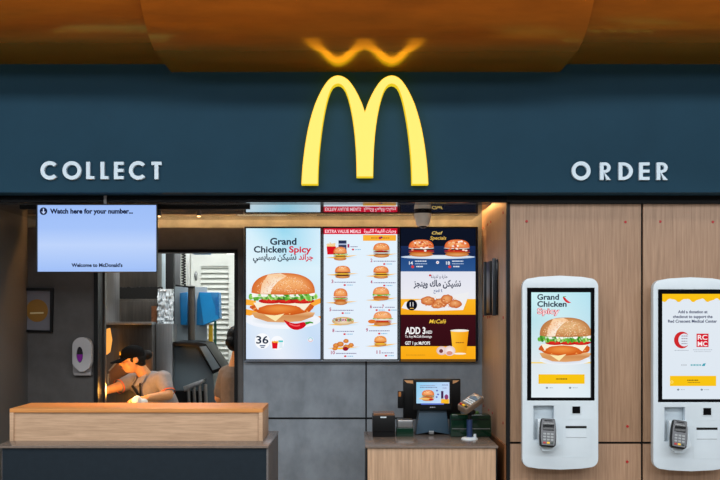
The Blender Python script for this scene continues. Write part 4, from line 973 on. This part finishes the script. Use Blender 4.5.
# ------------------------------------------------------------------ light, camera, world
def area(name, loc, target, sx, sy, e, col=(1,1,1), spread=PI):
    l = bpy.data.lights.new(name, 'AREA'); l.shape = 'RECTANGLE'; l.size = sx; l.size_y = sy; l.energy = e; l.color = col; l.spread = spread
    o = bpy.data.objects.new(name, l); C.objects.link(o); o.location = loc
    o.rotation_euler = (Vector(target)-Vector(loc)).to_track_quat('-Z', 'Y').to_euler(); return o
area('hall_light', (0,-1.2,5.7), (0,5.7,1.9), 18, .7, 560, (.93,.97,1))
area('hall_light', (0,-3.6,4.6), (0,5.7,1.6), 18, .8, 300, (.93,.97,1))
area('hall_light', (0,1.5,7.5), (0,2.2,0), 10, 2, 350, (1,.96,.9))  # added downward fill: floor bounce lifts the canopy underside and bulkhead top
area('kitchen_light', (-1.3,9.3,2.6), (-1.3,9.3,0), 1.8, 1.2, 24, (.96,1,1))
def point(name, loc, e, col, r=.05):
    l = bpy.data.lights.new(name, 'POINT'); l.energy = e; l.color = col; l.shadow_soft_size = r
    o = bpy.data.objects.new(name, l); C.objects.link(o); o.location = loc; return o
area('kitchen_light', (-1.4,7.95,2.6), (-1.4,8.2,0), 1.6, .4, 18, (.96,1,1))  # added overhead fill, brightens the near end of the kitchen
point('heat_lamp_glow', P(110,390,7.5), 16, (1,.43,.08), .05)
def spot(name, loc, target, e, col, ang, blend=.6):
    l = bpy.data.lights.new(name, 'SPOT'); l.energy = e; l.color = col; l.spot_size = ang; l.spot_blend = blend; l.shadow_soft_size = .06
    o = bpy.data.objects.new(name, l); C.objects.link(o); o.location = loc
    o.rotation_euler = (Vector(target)-Vector(loc)).to_track_quat('-Z', 'Y').to_euler(); return o
for px in (88,124,159,199): spot('track_spot', (PX(px,6.2),6.18,ZC-.09), (PX(px,6.2)*.97,5.72,1.25), 30, (1,.48,.13), math.radians(44), .9)
w = bpy.data.worlds.new('hall'); bpy.context.scene.world = w; w.use_nodes = True
w.node_tree.nodes['Background'].inputs[0].default_value = (.80,.88,1,1); w.node_tree.nodes['Background'].inputs[1].default_value = .07
cam = bpy.data.cameras.new('camera'); co = bpy.data.objects.new('camera', cam); C.objects.link(co)
co.location = (0,0,EYE); co.rotation_euler = (PI/2,0,0); cam.sensor_width = 36; cam.lens = F/720*36
cam.shift_x = (360-CX)/720; cam.shift_y = (CY-240)/720; cam.clip_start = .05
sc = bpy.context.scene; sc.camera = co
sc.view_settings.view_transform = 'Standard'; sc.view_settings.look = 'None'; sc.view_settings.exposure = 0; sc.view_settings.gamma = 1; sc.view_settings.use_curve_mapping = False
